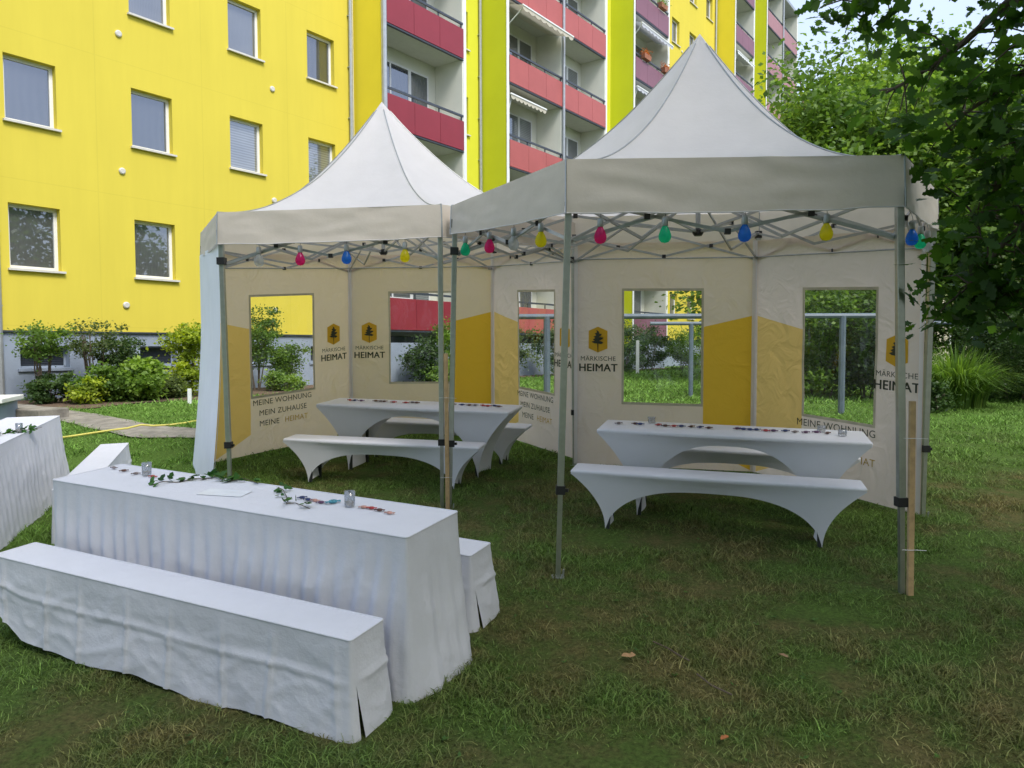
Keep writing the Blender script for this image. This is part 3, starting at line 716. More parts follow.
def ornamental():
    x, y = at(957, 12.6), 12.6; g = G(x, y)
    root = empty('ornamental_grass', (x, y, g)); tag(root, 'tall arching clump of light green ornamental grass right of the tent', 'grass clump')
    V = []; Fc = []; TT = []; k = 0
    for i in range(1900):
        a = random.uniform(0, 6.283); r0 = random.uniform(0, .42); L = random.uniform(.6, 1.3); ln = random.uniform(.15, 1.0)*L
        b = Vector((math.cos(a)*r0, math.sin(a)*r0, 0)); d = Vector((math.cos(a+random.uniform(-.6, .6)), math.sin(a+random.uniform(-.6, .6)), 0)); s = Vector((-d.y, d.x, 0))*random.uniform(.008, .015)
        pts = []
        for q in range(6):
            t = q/5; p = b+d*ln*t**2+Vector((0, 0, L*(t-.42*t**3*(ln/L)*1.6))); w = (1-t**2)*1+.05
            pts += [p-s*w, p+s*w]
        V += [tuple(p) for p in pts]; tt = random.uniform(.25, .95)
        for q in range(5): Fc.append((k+2*q, k+2*q+1, k+2*q+3, k+2*q+2))
        TT += [tt]*12; k += 12
    npmesh('blades', np.array(V), np.array(Fc), 4, LM['mid'], root, np.array(TT))
ornamental()

# drying frames behind the tents
def drying(x0, x1, y, posts, ztop, label, r=.035):
    root = empty('laundry_frame', (x0, y, G(x0, y))); tag(root, label, 'laundry frame', 'steel laundry frames on the lawn')
    g = G(x0, y)
    b = MB(); b.tube([(0, 0, ztop-g), (x1-x0, 0, ztop-g)], r*.9, 8); b.build('crossbar', M['frame_paint'], root)
    for p in posts:
        m = MB(); m.tube([(p-x0, 0, -.1), (p-x0, 0, ztop-g)], r*1.15, 8); m.build('post', M['frame_paint'], root)
drying(at(505, 11.6), at(905, 11.6), 11.6, [at(547, 11.6), at(842, 11.6)], CAMZ+.475, 'nearer grey blue steel laundry frame behind the tents', .045)
drying(at(650, 15), at(985, 15), 15.0, [at(691, 15), at(975, 15)], CAMZ+.47, 'farther pale steel laundry frame behind the tents', .04)
# white fence post and ground lamp seen in windows
for (u, yy, h, lb) in ((637.5, 28, 1.25, 'white marker post before the shrubs, seen through the back window'), (189, 13.6, .28, 'short pale post in the bed beside the tent wall')):
    m = MB(); m.box(-.06 if yy > 20 else -.03, .06 if yy > 20 else .03, -.03, .03, -.1, h); m.add([(-.0, 0, h+.03)], [])
    o = m.build('garden_post', M['pwhite'], bevel=.008); x = at(u, yy); o.location = (x, yy, G(x, yy)); tag(o, lb, 'post')
# far pale house
def far_house():
    x, y = at(960, 36), 36; root = empty('far_house', (x, y, G(x, y)), R(-12)); tag(root, 'pale plastered house far behind the shrubs at right', 'house')
    m = MB(); m.box(-4.5, 5, 0, 7, -.2, 4.6); m.build('wall', M['house'], root)
    m = MB(); m.add([(-5, -.5, 4.6), (5.5, -.5, 4.6), (5.5, 7.5, 4.6), (-5, 7.5, 4.6), (-5, 3.5, 7.2), (5.5, 3.5, 7.2)], [(0, 1, 5, 4), (2, 3, 4, 5), (0, 4, 3), (1, 2, 5), (0, 3, 2, 1)]); m.build('roof', M['rooftile'], root)
    for xx in (-3.2, 0.0, 2.8):
        m = MB(); m.box(xx-.5, xx+.5, -.05, -.005, 1.1, 2.3); m.m = 1; m.box(xx-.4, xx-.03, -.06, -.051, 1.2, 2.2); m.box(xx+.03, xx+.4, -.06, -.051, 1.2, 2.2)
        m.build('window', [M['pwhite'], PANES[0]], root)
far_house()

# ------------------------------------------------------------------ foreground oak
def oakleaf():
    pts = [(0, 0), (.16, .05), (.24, .17), (.33, .11), (.44, .26), (.55, .15), (.68, .27), (.78, .13), (.9, .14), (1, 0), (.9, -.14), (.78, -.13), (.68, -.27), (.55, -.15), (.44, -.26), (.33, -.11), (.24, -.17), (.16, -.05)]
    return np.array([(a, b, -.10*a*a+.12*abs(b)) for a, b in pts])
OAK = oakleaf()
def oak():
    bx, by = 5.0, 1.6; g = G(bx, by); root = empty('oak_tree', (bx, by, g)); tag(root, 'oak whose dark lobed leaves hang into the top right corner', 'tree')
    base = np.array([bx, by, g])
    mb = MB(); cents = []; tl = []
    def pt(u, v, y): return Vector((at(u, y), y, CAMZ+(347-v)/F*y))
    hub = Vector((bx-.1, by+.2, 4.6)); hub2 = Vector((bx-.2, by+.4, 5.6))
    mb.tube([(bx, by, g-.2), (bx, by, g+1.2), (bx-.05, by+.1, 3.2), tuple(hub), tuple(hub2), (bx-.3, by, 8.5)], [.27, .22, .19, .17, .13, .05], 12)
    def sprays(points, r0, n, spread, ls=1):
        pts = [Vector(p) for p in points]
        mb.tube([tuple(p) for p in pts], [r0*(1-.8*i/(len(pts)-1)) for i in range(len(pts))], 7)
        for i in range(n):
            f = random.uniform(.35, 1.0)*(len(pts)-1); k = min(int(f), len(pts)-2); p = pts[k].lerp(pts[k+1], f-k)
            q = p+Vector((random.gauss(0, spread), random.gauss(0, spread*.9), random.gauss(-.25*spread, spread*.75)))
            mb.tube([tuple(p), tuple(p.lerp(q, .5)+Vector((0, 0, .03))), tuple(q)], [.007, .005, .002], 4)
            for _ in range(random.randint(7, 12)):
                w = q+Vector((random.gauss(0, .07), random.gauss(0, .07), random.gauss(-.02, .055))); cents.append(w); tl.append(random.gauss(.5, .32))
    # limbs that show in the photo (depth 3.6 - 5.6 m)
    S = lambda L, *a: sprays([hub]+L, *a)
    S([pt(1150, -120, 3.6), pt(960, -50, 4.0), pt(880, -12, 4.3), pt(845, 22, 4.45)], .03, 26, .11)
    S([pt(1120, -60, 3.5), pt(1010, 0, 3.9), pt(955, 50, 4.2), pt(905, 85, 4.4), pt(880, 98, 4.5)], .035, 19, .16)
    S([pt(1130, 20, 3.6), pt(1040, 60, 4.0), pt(985, 100, 4.3), pt(958, 118, 4.5), pt(945, 135, 4.6)], .03, 16, .15)
    S([pt(1140, 60, 3.6), pt(1050, 125, 4.0), pt(1000, 175, 4.3), pt(978, 215, 4.5), pt(968, 240, 4.6)], .03, 26, .16)
    S([pt(1140, 120, 3.6), pt(1060, 190, 4.0), pt(1000, 245, 4.2), pt(976, 275, 4.4), pt(962, 292, 4.5)], .03, 30, .14)
    S([pt(1140, 160, 3.6), pt(1070, 230, 4.0), pt(1030, 285, 4.3), pt(1000, 300, 4.4), pt(975, 305, 4.5)], .03, 26, .11)
    S([pt(1150, 0, 3.2), pt(1080, 80, 3.7), pt(1035, 160, 4.0), pt(1020, 220, 4.2)], .03, 26, .17)
    S([pt(1150, -60, 3.2), pt(1080, -20, 3.6), pt(1035, 40, 3.9), pt(1010, 90, 4.1)], .03, 20, .17)
    # hanging tips over the right valance
    for u, v, y in ((915, 262, 4.4), (912, 285, 4.4), (922, 300, 4.4), (930, 292, 4.4), (938, 272, 4.4)):
        for _ in range(3): p = pt(u+random.gauss(0, 3), v+random.gauss(0, 5), y); cents.append(p); tl.append(.3)
    P, Fa, Tt = leaves(np.array([tuple(c) for c in cents])-base, .115, .3, .1, tintc=np.clip(tl, 0, 1), shape=OAK)
    npmesh('hanging_leaves', P, Fa, len(OAK), LM['oak'], root, Tt)
    mb2 = mb
    # unseen upper crown above and behind the camera, spread to shade the foreground
    r = np.random.default_rng(5); cc = []
    while len(cc) < 190:
        p = np.array([bx-1.7, by-.6, 7.2])+r.normal(size=3)*np.array([3.2, 2.8, 1.4])
        if p[2] < 4.6 or p[2]-CAMZ < .62*max(p[1], 0)+1.6: continue
        cc.append(p)
    cc = np.array(cc); pts = (cc[:, None, :]+r.normal(size=(len(cc), 95, 3))*np.array([.45, .45, .28])).reshape(-1, 3)
    keep = ~((pts[:, 1] > 0) & (pts[:, 2]-CAMZ < .50*pts[:, 1]+.3)); pts = pts[keep]
    P, Fa, Tt = leaves(pts-base, .13, .3, .1, tintc=np.clip(r.normal(.5, .2, len(pts)), 0, 1))
    npmesh('upper_crown', P, Fa, 4, LM['oak'], root, Tt)
    for k in range(0, 26):
        q = Vector(cc[k]); mb2.tube([tuple(hub2), tuple(hub2.lerp(q, .5)+Vector((0, 0, .3))), tuple(q)], [.07, .04, .012], 6)
    o = mb2.build('trunk', M['bark'], None, smooth=True); o.parent = root; o.location = tuple(-base)
oak()

# ------------------------------------------------------------------ tents
def text_mesh(s, size, x, z, align='CENTER', bold=0):
    cu = bpy.data.curves.new('txt', 'FONT'); cu.body = s; cu.size = size; cu.align_x = align; cu.offset = bold; cu.resolution_u = 3; cu.space_character = 1.04
    ob = bpy.data.objects.new('txt', cu); col.objects.link(ob)
    dg = bpy.context.evaluated_depsgraph_get(); dg.update()
    me = bpy.data.meshes.new_from_object(ob.evaluated_get(dg))
    V = [(v.co.x+x, v.co.y+z) for v in me.vertices]; Fs = [tuple(p.vertices) for p in me.polygons]
    bpy.data.objects.remove(ob); bpy.data.curves.remove(cu); bpy.data.meshes.remove(me)
    return V, Fs
HX, HZ = None, None
PINE = [(-.006, -.5), (.008, -.5), (.010, -.2), (.10, -.22), (.17, -.17), (.10, -.12), (.04, -.11), (.13, -.05), (.17, .0), (.08, .02), (.03, .02), (.10, .08), (.12, .13), (.05, .13), (.02, .22), (-.05, .26), (-.03, .18), (-.10, .14), (-.05, .08), (-.14, .03), (-.08, -.01), (-.16, -.06), (-.10, -.10), (-.20, -.14), (-.12, -.19), (-.02, -.2)]
def wallmat(name, h0, h1, rising, goldc):
    m, nt, out = nodes(name)
    uv = N(nt, 'ShaderNodeUVMap'); sx = N(nt, 'ShaderNodeSeparateXYZ'); nt.links.new(uv.outputs[0], sx.inputs[0])
    t = N(nt, 'ShaderNodeMapRange'); t.clamp = False
    t.inputs[1].default_value = h0 if rising else h1; t.inputs[2].default_value = h1 if rising else h0
    nt.links.new(sx.outputs['X'], t.inputs[0])
    def ma(op, a, b):
        n = N(nt, 'ShaderNodeMath', operation=op)
        for k, q in enumerate((a, b)):
            if isinstance(q, (int, float)): n.inputs[k].default_value = q
            else: nt.links.new(q, n.inputs[k])
        return n.outputs[0]
    T_ = t.outputs[0]; Z = ma('MULTIPLY', sx.outputs['Y'], 3.0)
    mask = ma('MULTIPLY', ma('GREATER_THAN', T_, 0.0), ma('LESS_THAN', T_, 1.0))
    mask = ma('MULTIPLY', mask, ma('LESS_THAN', Z, ma('ADD', ma('MULTIPLY', T_, .115), 1.475)))
    mask = ma('MULTIPLY', mask, ma('GREATER_THAN', Z, ma('SUBTRACT', .25, ma('MULTIPLY', T_, .22))))
    tc = N(nt, 'ShaderNodeTexCoord'); no = N(nt, 'ShaderNodeTexNoise', Scale=2.5, Detail=4); nt.links.new(tc.outputs['Object'], no.inputs['Vector'])
    base = N(nt, 'ShaderNodeMix', data_type='RGBA'); base.inputs[6].default_value = (.83, .70, .61, 1); base.inputs[7].default_value = (.88, .745, .66, 1); nt.links.new(no.outputs['Fac'], base.inputs[0])
    gm = N(nt, 'ShaderNodeMix', data_type='RGBA'); gm.inputs[7].default_value = rgba(goldc); nt.links.new(mask, gm.inputs[0]); nt.links.new(base.outputs[2], gm.inputs[6])
    p = N(nt, 'ShaderNodeBsdfPrincipled', Roughness=.8); p.inputs['Specular IOR Level'].default_value = .2; nt.links.new(gm.outputs[2], p.inputs['Base Color'])
    n2 = N(nt, 'ShaderNodeTexNoise', Scale=4.5, Detail=4, Distortion=1.2); nt.links.new(tc.outputs['Object'], n2.inputs['Vector'])
    b = N(nt, 'ShaderNodeBump', Strength=.45, Distance=.05); nt.links.new(n2.outputs['Fac'], b.inputs['Height']); nt.links.new(b.outputs[0], p.inputs['Normal'])
    tl = N(nt, 'ShaderNodeBsdfTranslucent'); nt.links.new(gm.outputs[2], tl.inputs['Color']); nt.links.new(b.outputs[0], tl.inputs['Normal'])
    mx = N(nt, 'ShaderNodeMixShader'); mx.inputs[0].default_value = .6
    nt.links.new(p.outputs[0], mx.inputs[1]); nt.links.new(tl.outputs[0], mx.inputs[2]); nt.links.new(mx.outputs[0], out.inputs['Surface'])
    return m
def wallpanel(root, A, B, za, zb, kind, inward, label, sagseed, flare=0.0, h=2.17, win=None):
    """panel from A to B (xy), za / zb = ground z; u runs left to right as seen from inside"""
    A = Vector((A[0], A[1])); B = Vector((B[0], B[1])); L = (B-A).length; d = (B-A)/L; inn = Vector(inward)
    def disp(u, z):
        s = sagseed*3.1; e = min(1, u*8, (1-u)*8)
        w = .010*nz(u*5+s, z*1.1, s)+.022*nz(u*1.6+s, z*.7, s+9)+.004*nz(u*9+z*4, z*6-u*9, s)
        tz = max(0, z-1.5)
        w += .02*tz*math.sin((u*L*9+z*4.0))*nz(u*2, z, s+4)*2+.006*math.sin((u*L*14-z*6))*max(0, nz(u*2.2, z*1.2, s+14))*2
        return w*e
    def P(u, z, off=0):
        q = A+d*(u*L)+inn*(disp(u, z)+off-flare*max(0, 1-z/1.6)**1.5); g = za+(zb-za)*u
        return (q.x, q.y, g+z)
    hc = h; h = 2.335 if kind != 'plain' else 2.30
    if kind == 'A': wu0, wu1 = .285, .712
    else: wu0, wu1 = .345, .757
    if win: wu0, wu1 = win
    wz0, wz1 = .69, 1.84
    def breaks(a, b, step): n = max(1, int(round((b-a)/step))); return [a+(b-a)*i/n for i in range(n)]
    if kind == 'plain':
        us = breaks(0, 1, .03)+[1]; zs = breaks(.02, h, .06)+[h]
        skip = lambda i, j: False
    else:
        u1 = breaks(0, wu0, .025); u2 = breaks(wu0, wu1, .03); u3 = breaks(wu1, 1, .025)+[1]; us = u1+u2+u3; i0, i1 = len(u1), len(u1)+len(u2)
        z1_ = breaks(.02, wz0, .06); z2 = breaks(wz0, wz1, .06); z3 = breaks(wz1, h, .06)+[h]; zs = z1_+z2+z3; j0, j1 = len(z1_), len(z1_)+len(z2)
        skip = lambda i, j: i0 <= i < i1 and j0 <= j < j1
    mb = MB(); nu, nv = len(us)-1, len(zs)-1
    vs = [P(u, z) for z in zs for u in us]
    fs = [(j*(nu+1)+i, j*(nu+1)+i+1, (j+1)*(nu+1)+i+1, (j+1)*(nu+1)+i) for j in range(nv) for i in range(nu) if not skip(i, j)]
    mb.add(vs, fs)
    # top cord and side hems
    wm = M['wall_out'] if kind == 'plain' else (wallmat('printed_wall', wu1+.013, .985, True, (.84, .52, .06)) if kind == 'A' else wallmat('printed_wall_pale', .02, wu0-.013, False, (.84, .58, .20)))
    w = mb.build('side_wall', wm, root, smooth=True)
    uvl = w.data.uv_layers.new(name='UVMap'); uvd = [(u, z/3) for z in zs for u in us]
    for lp in w.data.loops: uvl.data[lp.index].uv = uvd[lp.vertex_index]; w['label'] = label
    hb = MB(); hb.tube([P(u, hc, .014) for u in us[::3]+[1]], .008, 6); hb.build('hem_cord', M['alu_dark'], w)
    for e0, e1 in ((.0, .02), (.98, 1.0)):
        hb = MB(); hb.grid(lambda a, b: P(e0+(e1-e0)*a, .02+(h-.02)*b, .012), 1, 30); hb.build('edge_seam', M['canopy'], w)
    if kind == 'plain': return
    pb = MB(); pb.grid(lambda a, b: P(wu0-.006+(wu1-wu0+.012)*a, wz0-.01+(wz1-wz0+.02)*b, -.004), 20, 20); pb.build('window_film', M['pvc'], w, smooth=True)
    tb = MB(); bw = .012
    for (a0, a1, b0, b1) in ((wu0-bw, wu1+bw, wz0-.025, wz0), (wu0-bw, wu1+bw, wz1, wz1+.025), (wu0-bw, wu0, wz0, wz1), (wu1, wu1+bw, wz0, wz1)):
        tb.grid(lambda a, b: P(a0+(a1-a0)*a, b0+(b1-b0)*b, .005), 16, 16)
    tb.build('window_welt', basic('welt', (.50, .46, .34), .7), w)
    # logo
    lc = .138 if kind == 'A' else (.872 if not win else .86)
    lx = lc*L
    lb = MB(); zc = 1.335; hw, hh = .098, .135
    hexp = [(0, hh), (hw, hh*.68), (hw, -hh*.68), (0, -hh), (-hw, -hh*.68), (-hw, hh*.68)]
    lb.add([P((lx+a)/L, zc+b, .008) for a, b in hexp], [(0, 1, 2, 3, 4, 5)])
    lb.m = 1; sc = .34
    lb.add([P((lx+a*sc)/L, zc+b*sc*.9+.02, .011) for a, b in PINE], [tuple(range(len(PINE)))])
    lb.build('logo', [M['print_logo'], M['print_text']], w)
    for s, size, z, bo in (('MÄRKISCHE', .067, 1.115, 0), ('HEIMAT', .112, 1.005, 1)):
        tb = MB(); V, Fs = text_mesh(s, size, lx, z, 'CENTER'); [tb.add([P((a+e)/L, b+g_, .010+abs(e)*.2+abs(g_)*.4) for a, b in V], Fs) for e, g_ in (((0, 0),) if not bo else ((-.003, 0), (.0, .0014), (.003, 0), (0, -.0014)))]; tb.build('lettering', M['print_text'], w)
    if kind == 'B':
        for s, z, bo in (('MEINE WOHNUNG', .58, 0), ('MEIN ZUHAUSE', .455, 0)):
            tb = MB(); V, Fs = text_mesh(s, .092, (wu0+wu1)/2*L-.02, z, 'CENTER', bo); tb.add([P(a/L, b, .010) for a, b in V], Fs); tb.build('lettering', M['print_text'], w)
        tb = MB(); V, Fs = text_mesh('MEINE', .092, (wu0+.03)*L+.02, .33, 'LEFT'); tb.add([P(a/L, b, .010) for a, b in V], Fs)
        t2 = MB(); V, Fs = text_mesh('HEIMAT', .092, (wu0+.03)*L+.36, .33, 'LEFT'); t2.add([P(a/L, b, .010) for a, b in V], Fs); t2.build('gold_lettering', M['print_word'], w); tb.build('lettering', M['print_text'], w)

def tent(base, top, centre, apex, LEG, VAL, walls, label, seed, collar=.56, front=(1, 2)):
    cx, cy = centre; gz = G(cx, cy)
    root = empty('party_tent', (cx, cy, gz)); jn = []; tag(root, label, 'tent', 'hexagonal party tents')
    inv = Matrix.Translation((-cx, -cy, -gz))
    def fin(o): return o
    class W(MB):
        def build(s, name, mats, parent=None, smooth=False, bevel=0):
            s.v = [(a-cx, b-cy, c-gz) for a, b, c in s.v] if parent is root or parent is None else s.v
            return MB.build(s, name, mats, parent, smooth, bevel)
    n = 6
    bz = [G(*p) for p in base]; tz = [b+LEG for b in bz]
    out = [(Vector(t)-Vector(centre)).normalized() for t in top]
    ev = [(t[0]+o.x*.03, t[1]+o.y*.03) for t, o in zip(top, out)]
    ez = [z+q for z, q in zip(tz, VAL)]
    cz = sum(ez)/6
    # roof: six curved panels
    for i in range(n):
        j = (i+1) % n
        mb = W()
        def fn(u, v, i=i, j=j):
            r = v; a = 1-u
            ex = ev[i][0]*a+ev[j][0]*u; ey = ev[i][1]*a+ev[j][1]*u; e = ez[i]*a+ez[j]*u
            x = cx+(ex-cx)*r; y = cy+(ey-cy)*r
            z = e*r+cz*(1-r)+(apex-cz)*(1-r)**1.95
            sag = -.075*math.sin(math.pi*u)*math.sin(math.pi*min(1, r))**1.0
            z += sag+.012*nz(x*2, y*2, seed)*math.sin(math.pi*r)
            return (x, y, z)
        mb.grid(fn, 20, 36)
        o = mb.build('roof_panel', M['canopy'], root, smooth=True)
        if True:
            m2 = W()
            def vf(u, v, i=i, j=j):
                a = 1-u; x = ev[i][0]*a+ev[j][0]*u; y = ev[i][1]*a+ev[j][1]*u; z = (ez[i]*a+ez[j]*u)-v*(VAL[i]*a+VAL[j]*u)
                nx, ny = (ev[j][1]-ev[i][1]), -(ev[j][0]-ev[i][0]); l = math.hypot(nx, ny); nx /= l; ny /= l
                sg = 1 if (x-cx)*nx+(y-cy)*ny > 0 else -1
                e = min(1, u*10, a*10)
                w = (.012*v+.012*math.sin(v*6.28+nz(u*3, v, seed+i)*5)*nz(u*2.2, v*1.5, seed+i)*e+.006*nz(u*9, v*4, seed+i*7)*e)*sg
                z -= .012*math.sin(math.pi*u)*v
                return (x+nx*w, y+ny*w, z+.008*nz(u*7, 0, i+seed)*v*e)
            m2.grid(vf, 48, 14); m2.build('valance', M['valance'], root, smooth=True)
            # ridge piping and eave stitch
            m3 = W(); m3.tube([tuple(Vector(fn(0, r/24))+Vector((0, 0, .003))) for r in range(1, 25)], .0055, 5); m3.tube([vf(0, v/5) for v in range(6)], .006, 5); m3.build('piping', M['alu_dark'], root)
            m4 = W(); m4.tube([tuple(Vector(vf(u/30, 1))) for u in range(31)], .0045, 5); m4.build('valance_hem', M['canopy'], root)
    m = W(); m.lathe([(.0, -.004), (.012, -.008), (.026, -.03), (.04, -.06)], (cx, cy, apex-.01), 14); m.build('peak_cap', M['canopy'], root, smooth=True)
    # legs
    for i in range(n):
        b = Vector((base[i][0], base[i][1], bz[i]-.01)); t = Vector((top[i][0], top[i][1], tz[i]+.12)); f = collar/(LEG+.1)
        c = b.lerp(t, f)
        m = W(); m.bar(tuple(c), tuple(t), .042, .042); lg = m.build('leg', M['alu'], root, bevel=.004)
        m = MB(); vv = lambda p: (p[0]-cx, p[1]-cy, p[2]-gz)
        m.bar(vv(b), vv(c), .03, .03); m.build('lower_tube', M['alu'], lg)
        m = MB(); d = (t-b).normalized(); m.bar(vv(c-d*.025), vv(c+d*.03), .062, .058); m.bar(vv(c+Vector((.05, -.01, .0))), vv(c+Vector((-.0, 0, .0))), .02, .02); m.build('collar', M['black'], lg)
        m = MB(); m.box(b.x-cx-.04, b.x-cx+.04, b.y-cy-.04, b.y-cy+.04, b.z-gz, b.z-gz+.008); m.tube([vv(b+Vector((.03, -.02, 0))), vv(b+Vector((.035, -.025, .06)))], .006, 6); m.build('foot_plate', M['alu_dark'], lg)
        if i not in front:
            m = MB(); q = t-d*.07; m.bar(vv(q), vv(t), .055, .055); m.build('bracket', M['black'], lg)
            s_ = b.lerp(t, (LEG-.14)/(LEG+.12)); m = MB(); m.bar(vv(s_-d*.03), vv(s_+d*.03), .07, .065); m.build('slider', M['black'], lg)
    # folding truss
    def tr(p, q, zp, zq, i):
        pass
    m = W()
    C = Vector((cx, cy, 0)); hz = gz+LEG
    H = .30
    for i in range(n):
        j = (i+1) % n
        A = Vector((top[i][0], top[i][1], tz[i])); B = Vector((top[j][0], top[j][1], tz[j])); o_ = -(((A+B)/2-Vector((cx, cy, hz))).normalized())*.03; o_.z = 0
        A = A+o_; B = B+o_; mid = (A+B)/2
        lo = Vector((0, 0, -.17)); hi = Vector((0, 0, .10)); mlo = Vector((0, 0, -.12)); mhi = Vector((0, 0, .10))
        for (p, q) in ((A+hi, mid+mlo), (A+lo, mid+mhi), (mid+mhi, B+lo), (mid+mlo, B+hi)):
            m.bar(tuple(p), tuple(q), .012, .02)
        for q in (mid+mlo, mid+mhi, (A+mid)/2-Vector((0, 0, .02)), (B+mid)/2-Vector((0, 0, .02))):
            kn = W(); kn.bar(tuple(q-Vector((.018, 0, 0))), tuple(q+Vector((.018, 0, 0))), .03, .034); kn.build('truss_joint', M['black'], root)
        # radial scissors
        A = Vector((top[i][0], top[i][1], tz[i])); Cc = Vector((cx, cy, hz)); md = (A+Cc)/2
        for (p, q) in ((A+hi, md+Vector((0, 0, -.10))), (A+lo, md+Vector((0, 0, .14))), (md+Vector((0, 0, .14)), Cc+Vector((0, 0, .0))), (md+Vector((0, 0, -.10)), Cc+Vector((0, 0, .30)))):
            m.bar(tuple(p), tuple(q), .012, .02)
        kn = W(); kn.bar(tuple(md+Vector((-.018, 0, .14))), tuple(md+Vector((.018, 0, .14))), .03, .034); kn.build('truss_joint', M['black'], root)
        # flexible rafter to the peak pole
    m.build('folding_truss', M['alu_dark'], root)
    m = W(); m.tube([(cx, cy, hz-.02), (cx, cy, apex-.06)], .02, 10); m.build('centre_pole', M['alu_dark'], root)
    m = W(); m.lathe([(0, -.03), (.03, -.03), (.045, -.01), (.045, .015), (.02, .03), (0, .03)], (cx, cy, hz), 12); m.build('hub', M['black'], root, smooth=False)
    # walls
    for (i, j, kind, lb, fl, wn) in walls:
        A = Vector(base[i]).lerp(Vector(top[i]), .5); B = Vector(base[j]).lerp(Vector(top[j]), .5); d = (B-A).normalized()
        inn = Vector((-d.y, d.x)); mid = (A+B)/2
        if (Vector(centre)-mid).dot(inn) < 0: inn = -inn
        ins = .035 if kind != 'plain' else -.035
        A2 = A+inn*ins+d*.012; B2 = B+inn*ins-d*.012
        sub = empty('tmp'); 
        before = set(bpy.data.objects)
        wallpanel(root, (A2.x-cx, A2.y-cy), (B2.x-cx, B2.y-cy), bz[i]-gz, bz[j]-gz, kind, (inn.x, inn.y), lb, seed+i, fl, win=wn)
        bpy.data.objects.remove(sub)
    return root
P_top = [(-.47, 6.3), (.36, 4.77), (2.285, 4.47), (3.36, 6.03), (2.46, 7.54), (.646, 7.94)]
P_base = [(-.53, 6.3), (.293, 4.77), (2.354, 4.47), (3.33, 6.03), (2.45, 7.56), (.66, 7.96)]
Q_top = [(-2.50, 6.5), (-.60, 6.36), (.74, 8.1), (-.22, 9.76), (-2.13, 9.85), (-3.37, 8.28)]
Q_base = [(-2.46, 6.5), (-.60, 6.36), (.76, 8.12), (-.22, 9.76), (-2.13, 9.85), (-3.40, 8.28)]
tent(P_base, P_top, (1.52, 6.17), 4.32, 2.31, [.235, .335, .30, .30, .31, .31], [(5, 4, 'A', 'wall with logo left of the window and deep gold print at right', 0, None), (4, 3, 'B', 'wall with pale gold print left of the window and logo at right', 0, None)],
     'nearer cream hexagonal party tent, right of the other', 3)
tent(Q_base, Q_top, (-1.38, 8.13), 4.42, 2.29, [.27]*6, [(5, 4, 'B', 'left wall with pale gold print, window and slogan', 0, (.27, .70)), (4, 3, 'A', 'back wall with logo, window and deep gold print', 0, None), (3, 2, 'B', 'narrow looking wall with slogan, seen at a slant', 0, None), (5, 0, 'plain', 'plain side wall whose pale outside faces the lawn', .12, None)],
     'farther cream hexagonal party tent, left of the other', 13)

# wooden stakes tied to legs
def stake(x, y, h, lean, label):
    m = MB(); m.box(-.017, .017, -.012, .012, -.05, h); o = m.build('wooden_stake', M['wood'], bevel=.002); o.location = (x, y, G(x, y)); o.rotation_euler = (0, lean, 0); tag(o, label, 'stake')
    t = MB()
    for z in (.28, .95): t.tube([(-.06, -.02, z+.002), (-.02, -.02, z), (.022, -.018, z), (.085, -.02, z-.004)], .0018, 5)
    t.build('cable_tie', M['winframe'], o)
stake(2.388, 4.44, 1.17, R(-.6), 'thin wooden stake tied to the front right leg of the nearer tent')
stake(-.545, 6.27, 1.32, R(-.3), 'thin wooden stake tied between the two touching tent legs')

# ------------------------------------------------------------------ bulbs
def glassmat(name, c):
    m, nt, out = nodes(name)
    t = N(nt, 'ShaderNodeBsdfTransparent', Color=rgba([v*.75+.22 for v in c])); p = N(nt, 'ShaderNodeBsdfPrincipled', Roughness=.12)
    p.inputs['Base Color'].default_value = rgba(c); p.inputs['Specular IOR Level'].default_value = .8
    nz_ = N(nt, 'ShaderNodeTexNoise', Scale=40); b = N(nt, 'ShaderNodeBump', Strength=.2, Distance=.005); nt.links.new(nz_.outputs['Fac'], b.inputs['Height']); nt.links.new(b.outputs[0], p.inputs['Normal'])
    tl = N(nt, 'ShaderNodeBsdfTranslucent', Color=rgba(c)); m1 = N(nt, 'ShaderNodeMixShader'); m1.inputs[0].default_value = .75
    nt.links.new(p.outputs[0], m1.inputs[1]); nt.links.new(tl.outputs[0], m1.inputs[2])
    mx = N(nt, 'ShaderNodeMixShader'); mx.inputs[0].default_value = .5 if name != 'bulb_clear' else .35
    nt.links.new(t.outputs[0], mx.inputs[1]); nt.links.new(m1.outputs[0], mx.inputs[2]); nt.links.new(mx.outputs[0], out.inputs['Surface']); return m
BC = {'pink': glassmat('bulb_pink', (.9, .06, .35)), 'green': glassmat('bulb_green', (.04, .8, .5)), 'blue': glassmat('bulb_blue', (.06, .35, .9)),
      'yellow': glassmat('bulb_yellow', (.95, .88, .04)), 'clear': glassmat('bulb_clear', (.75, .78, .78))}
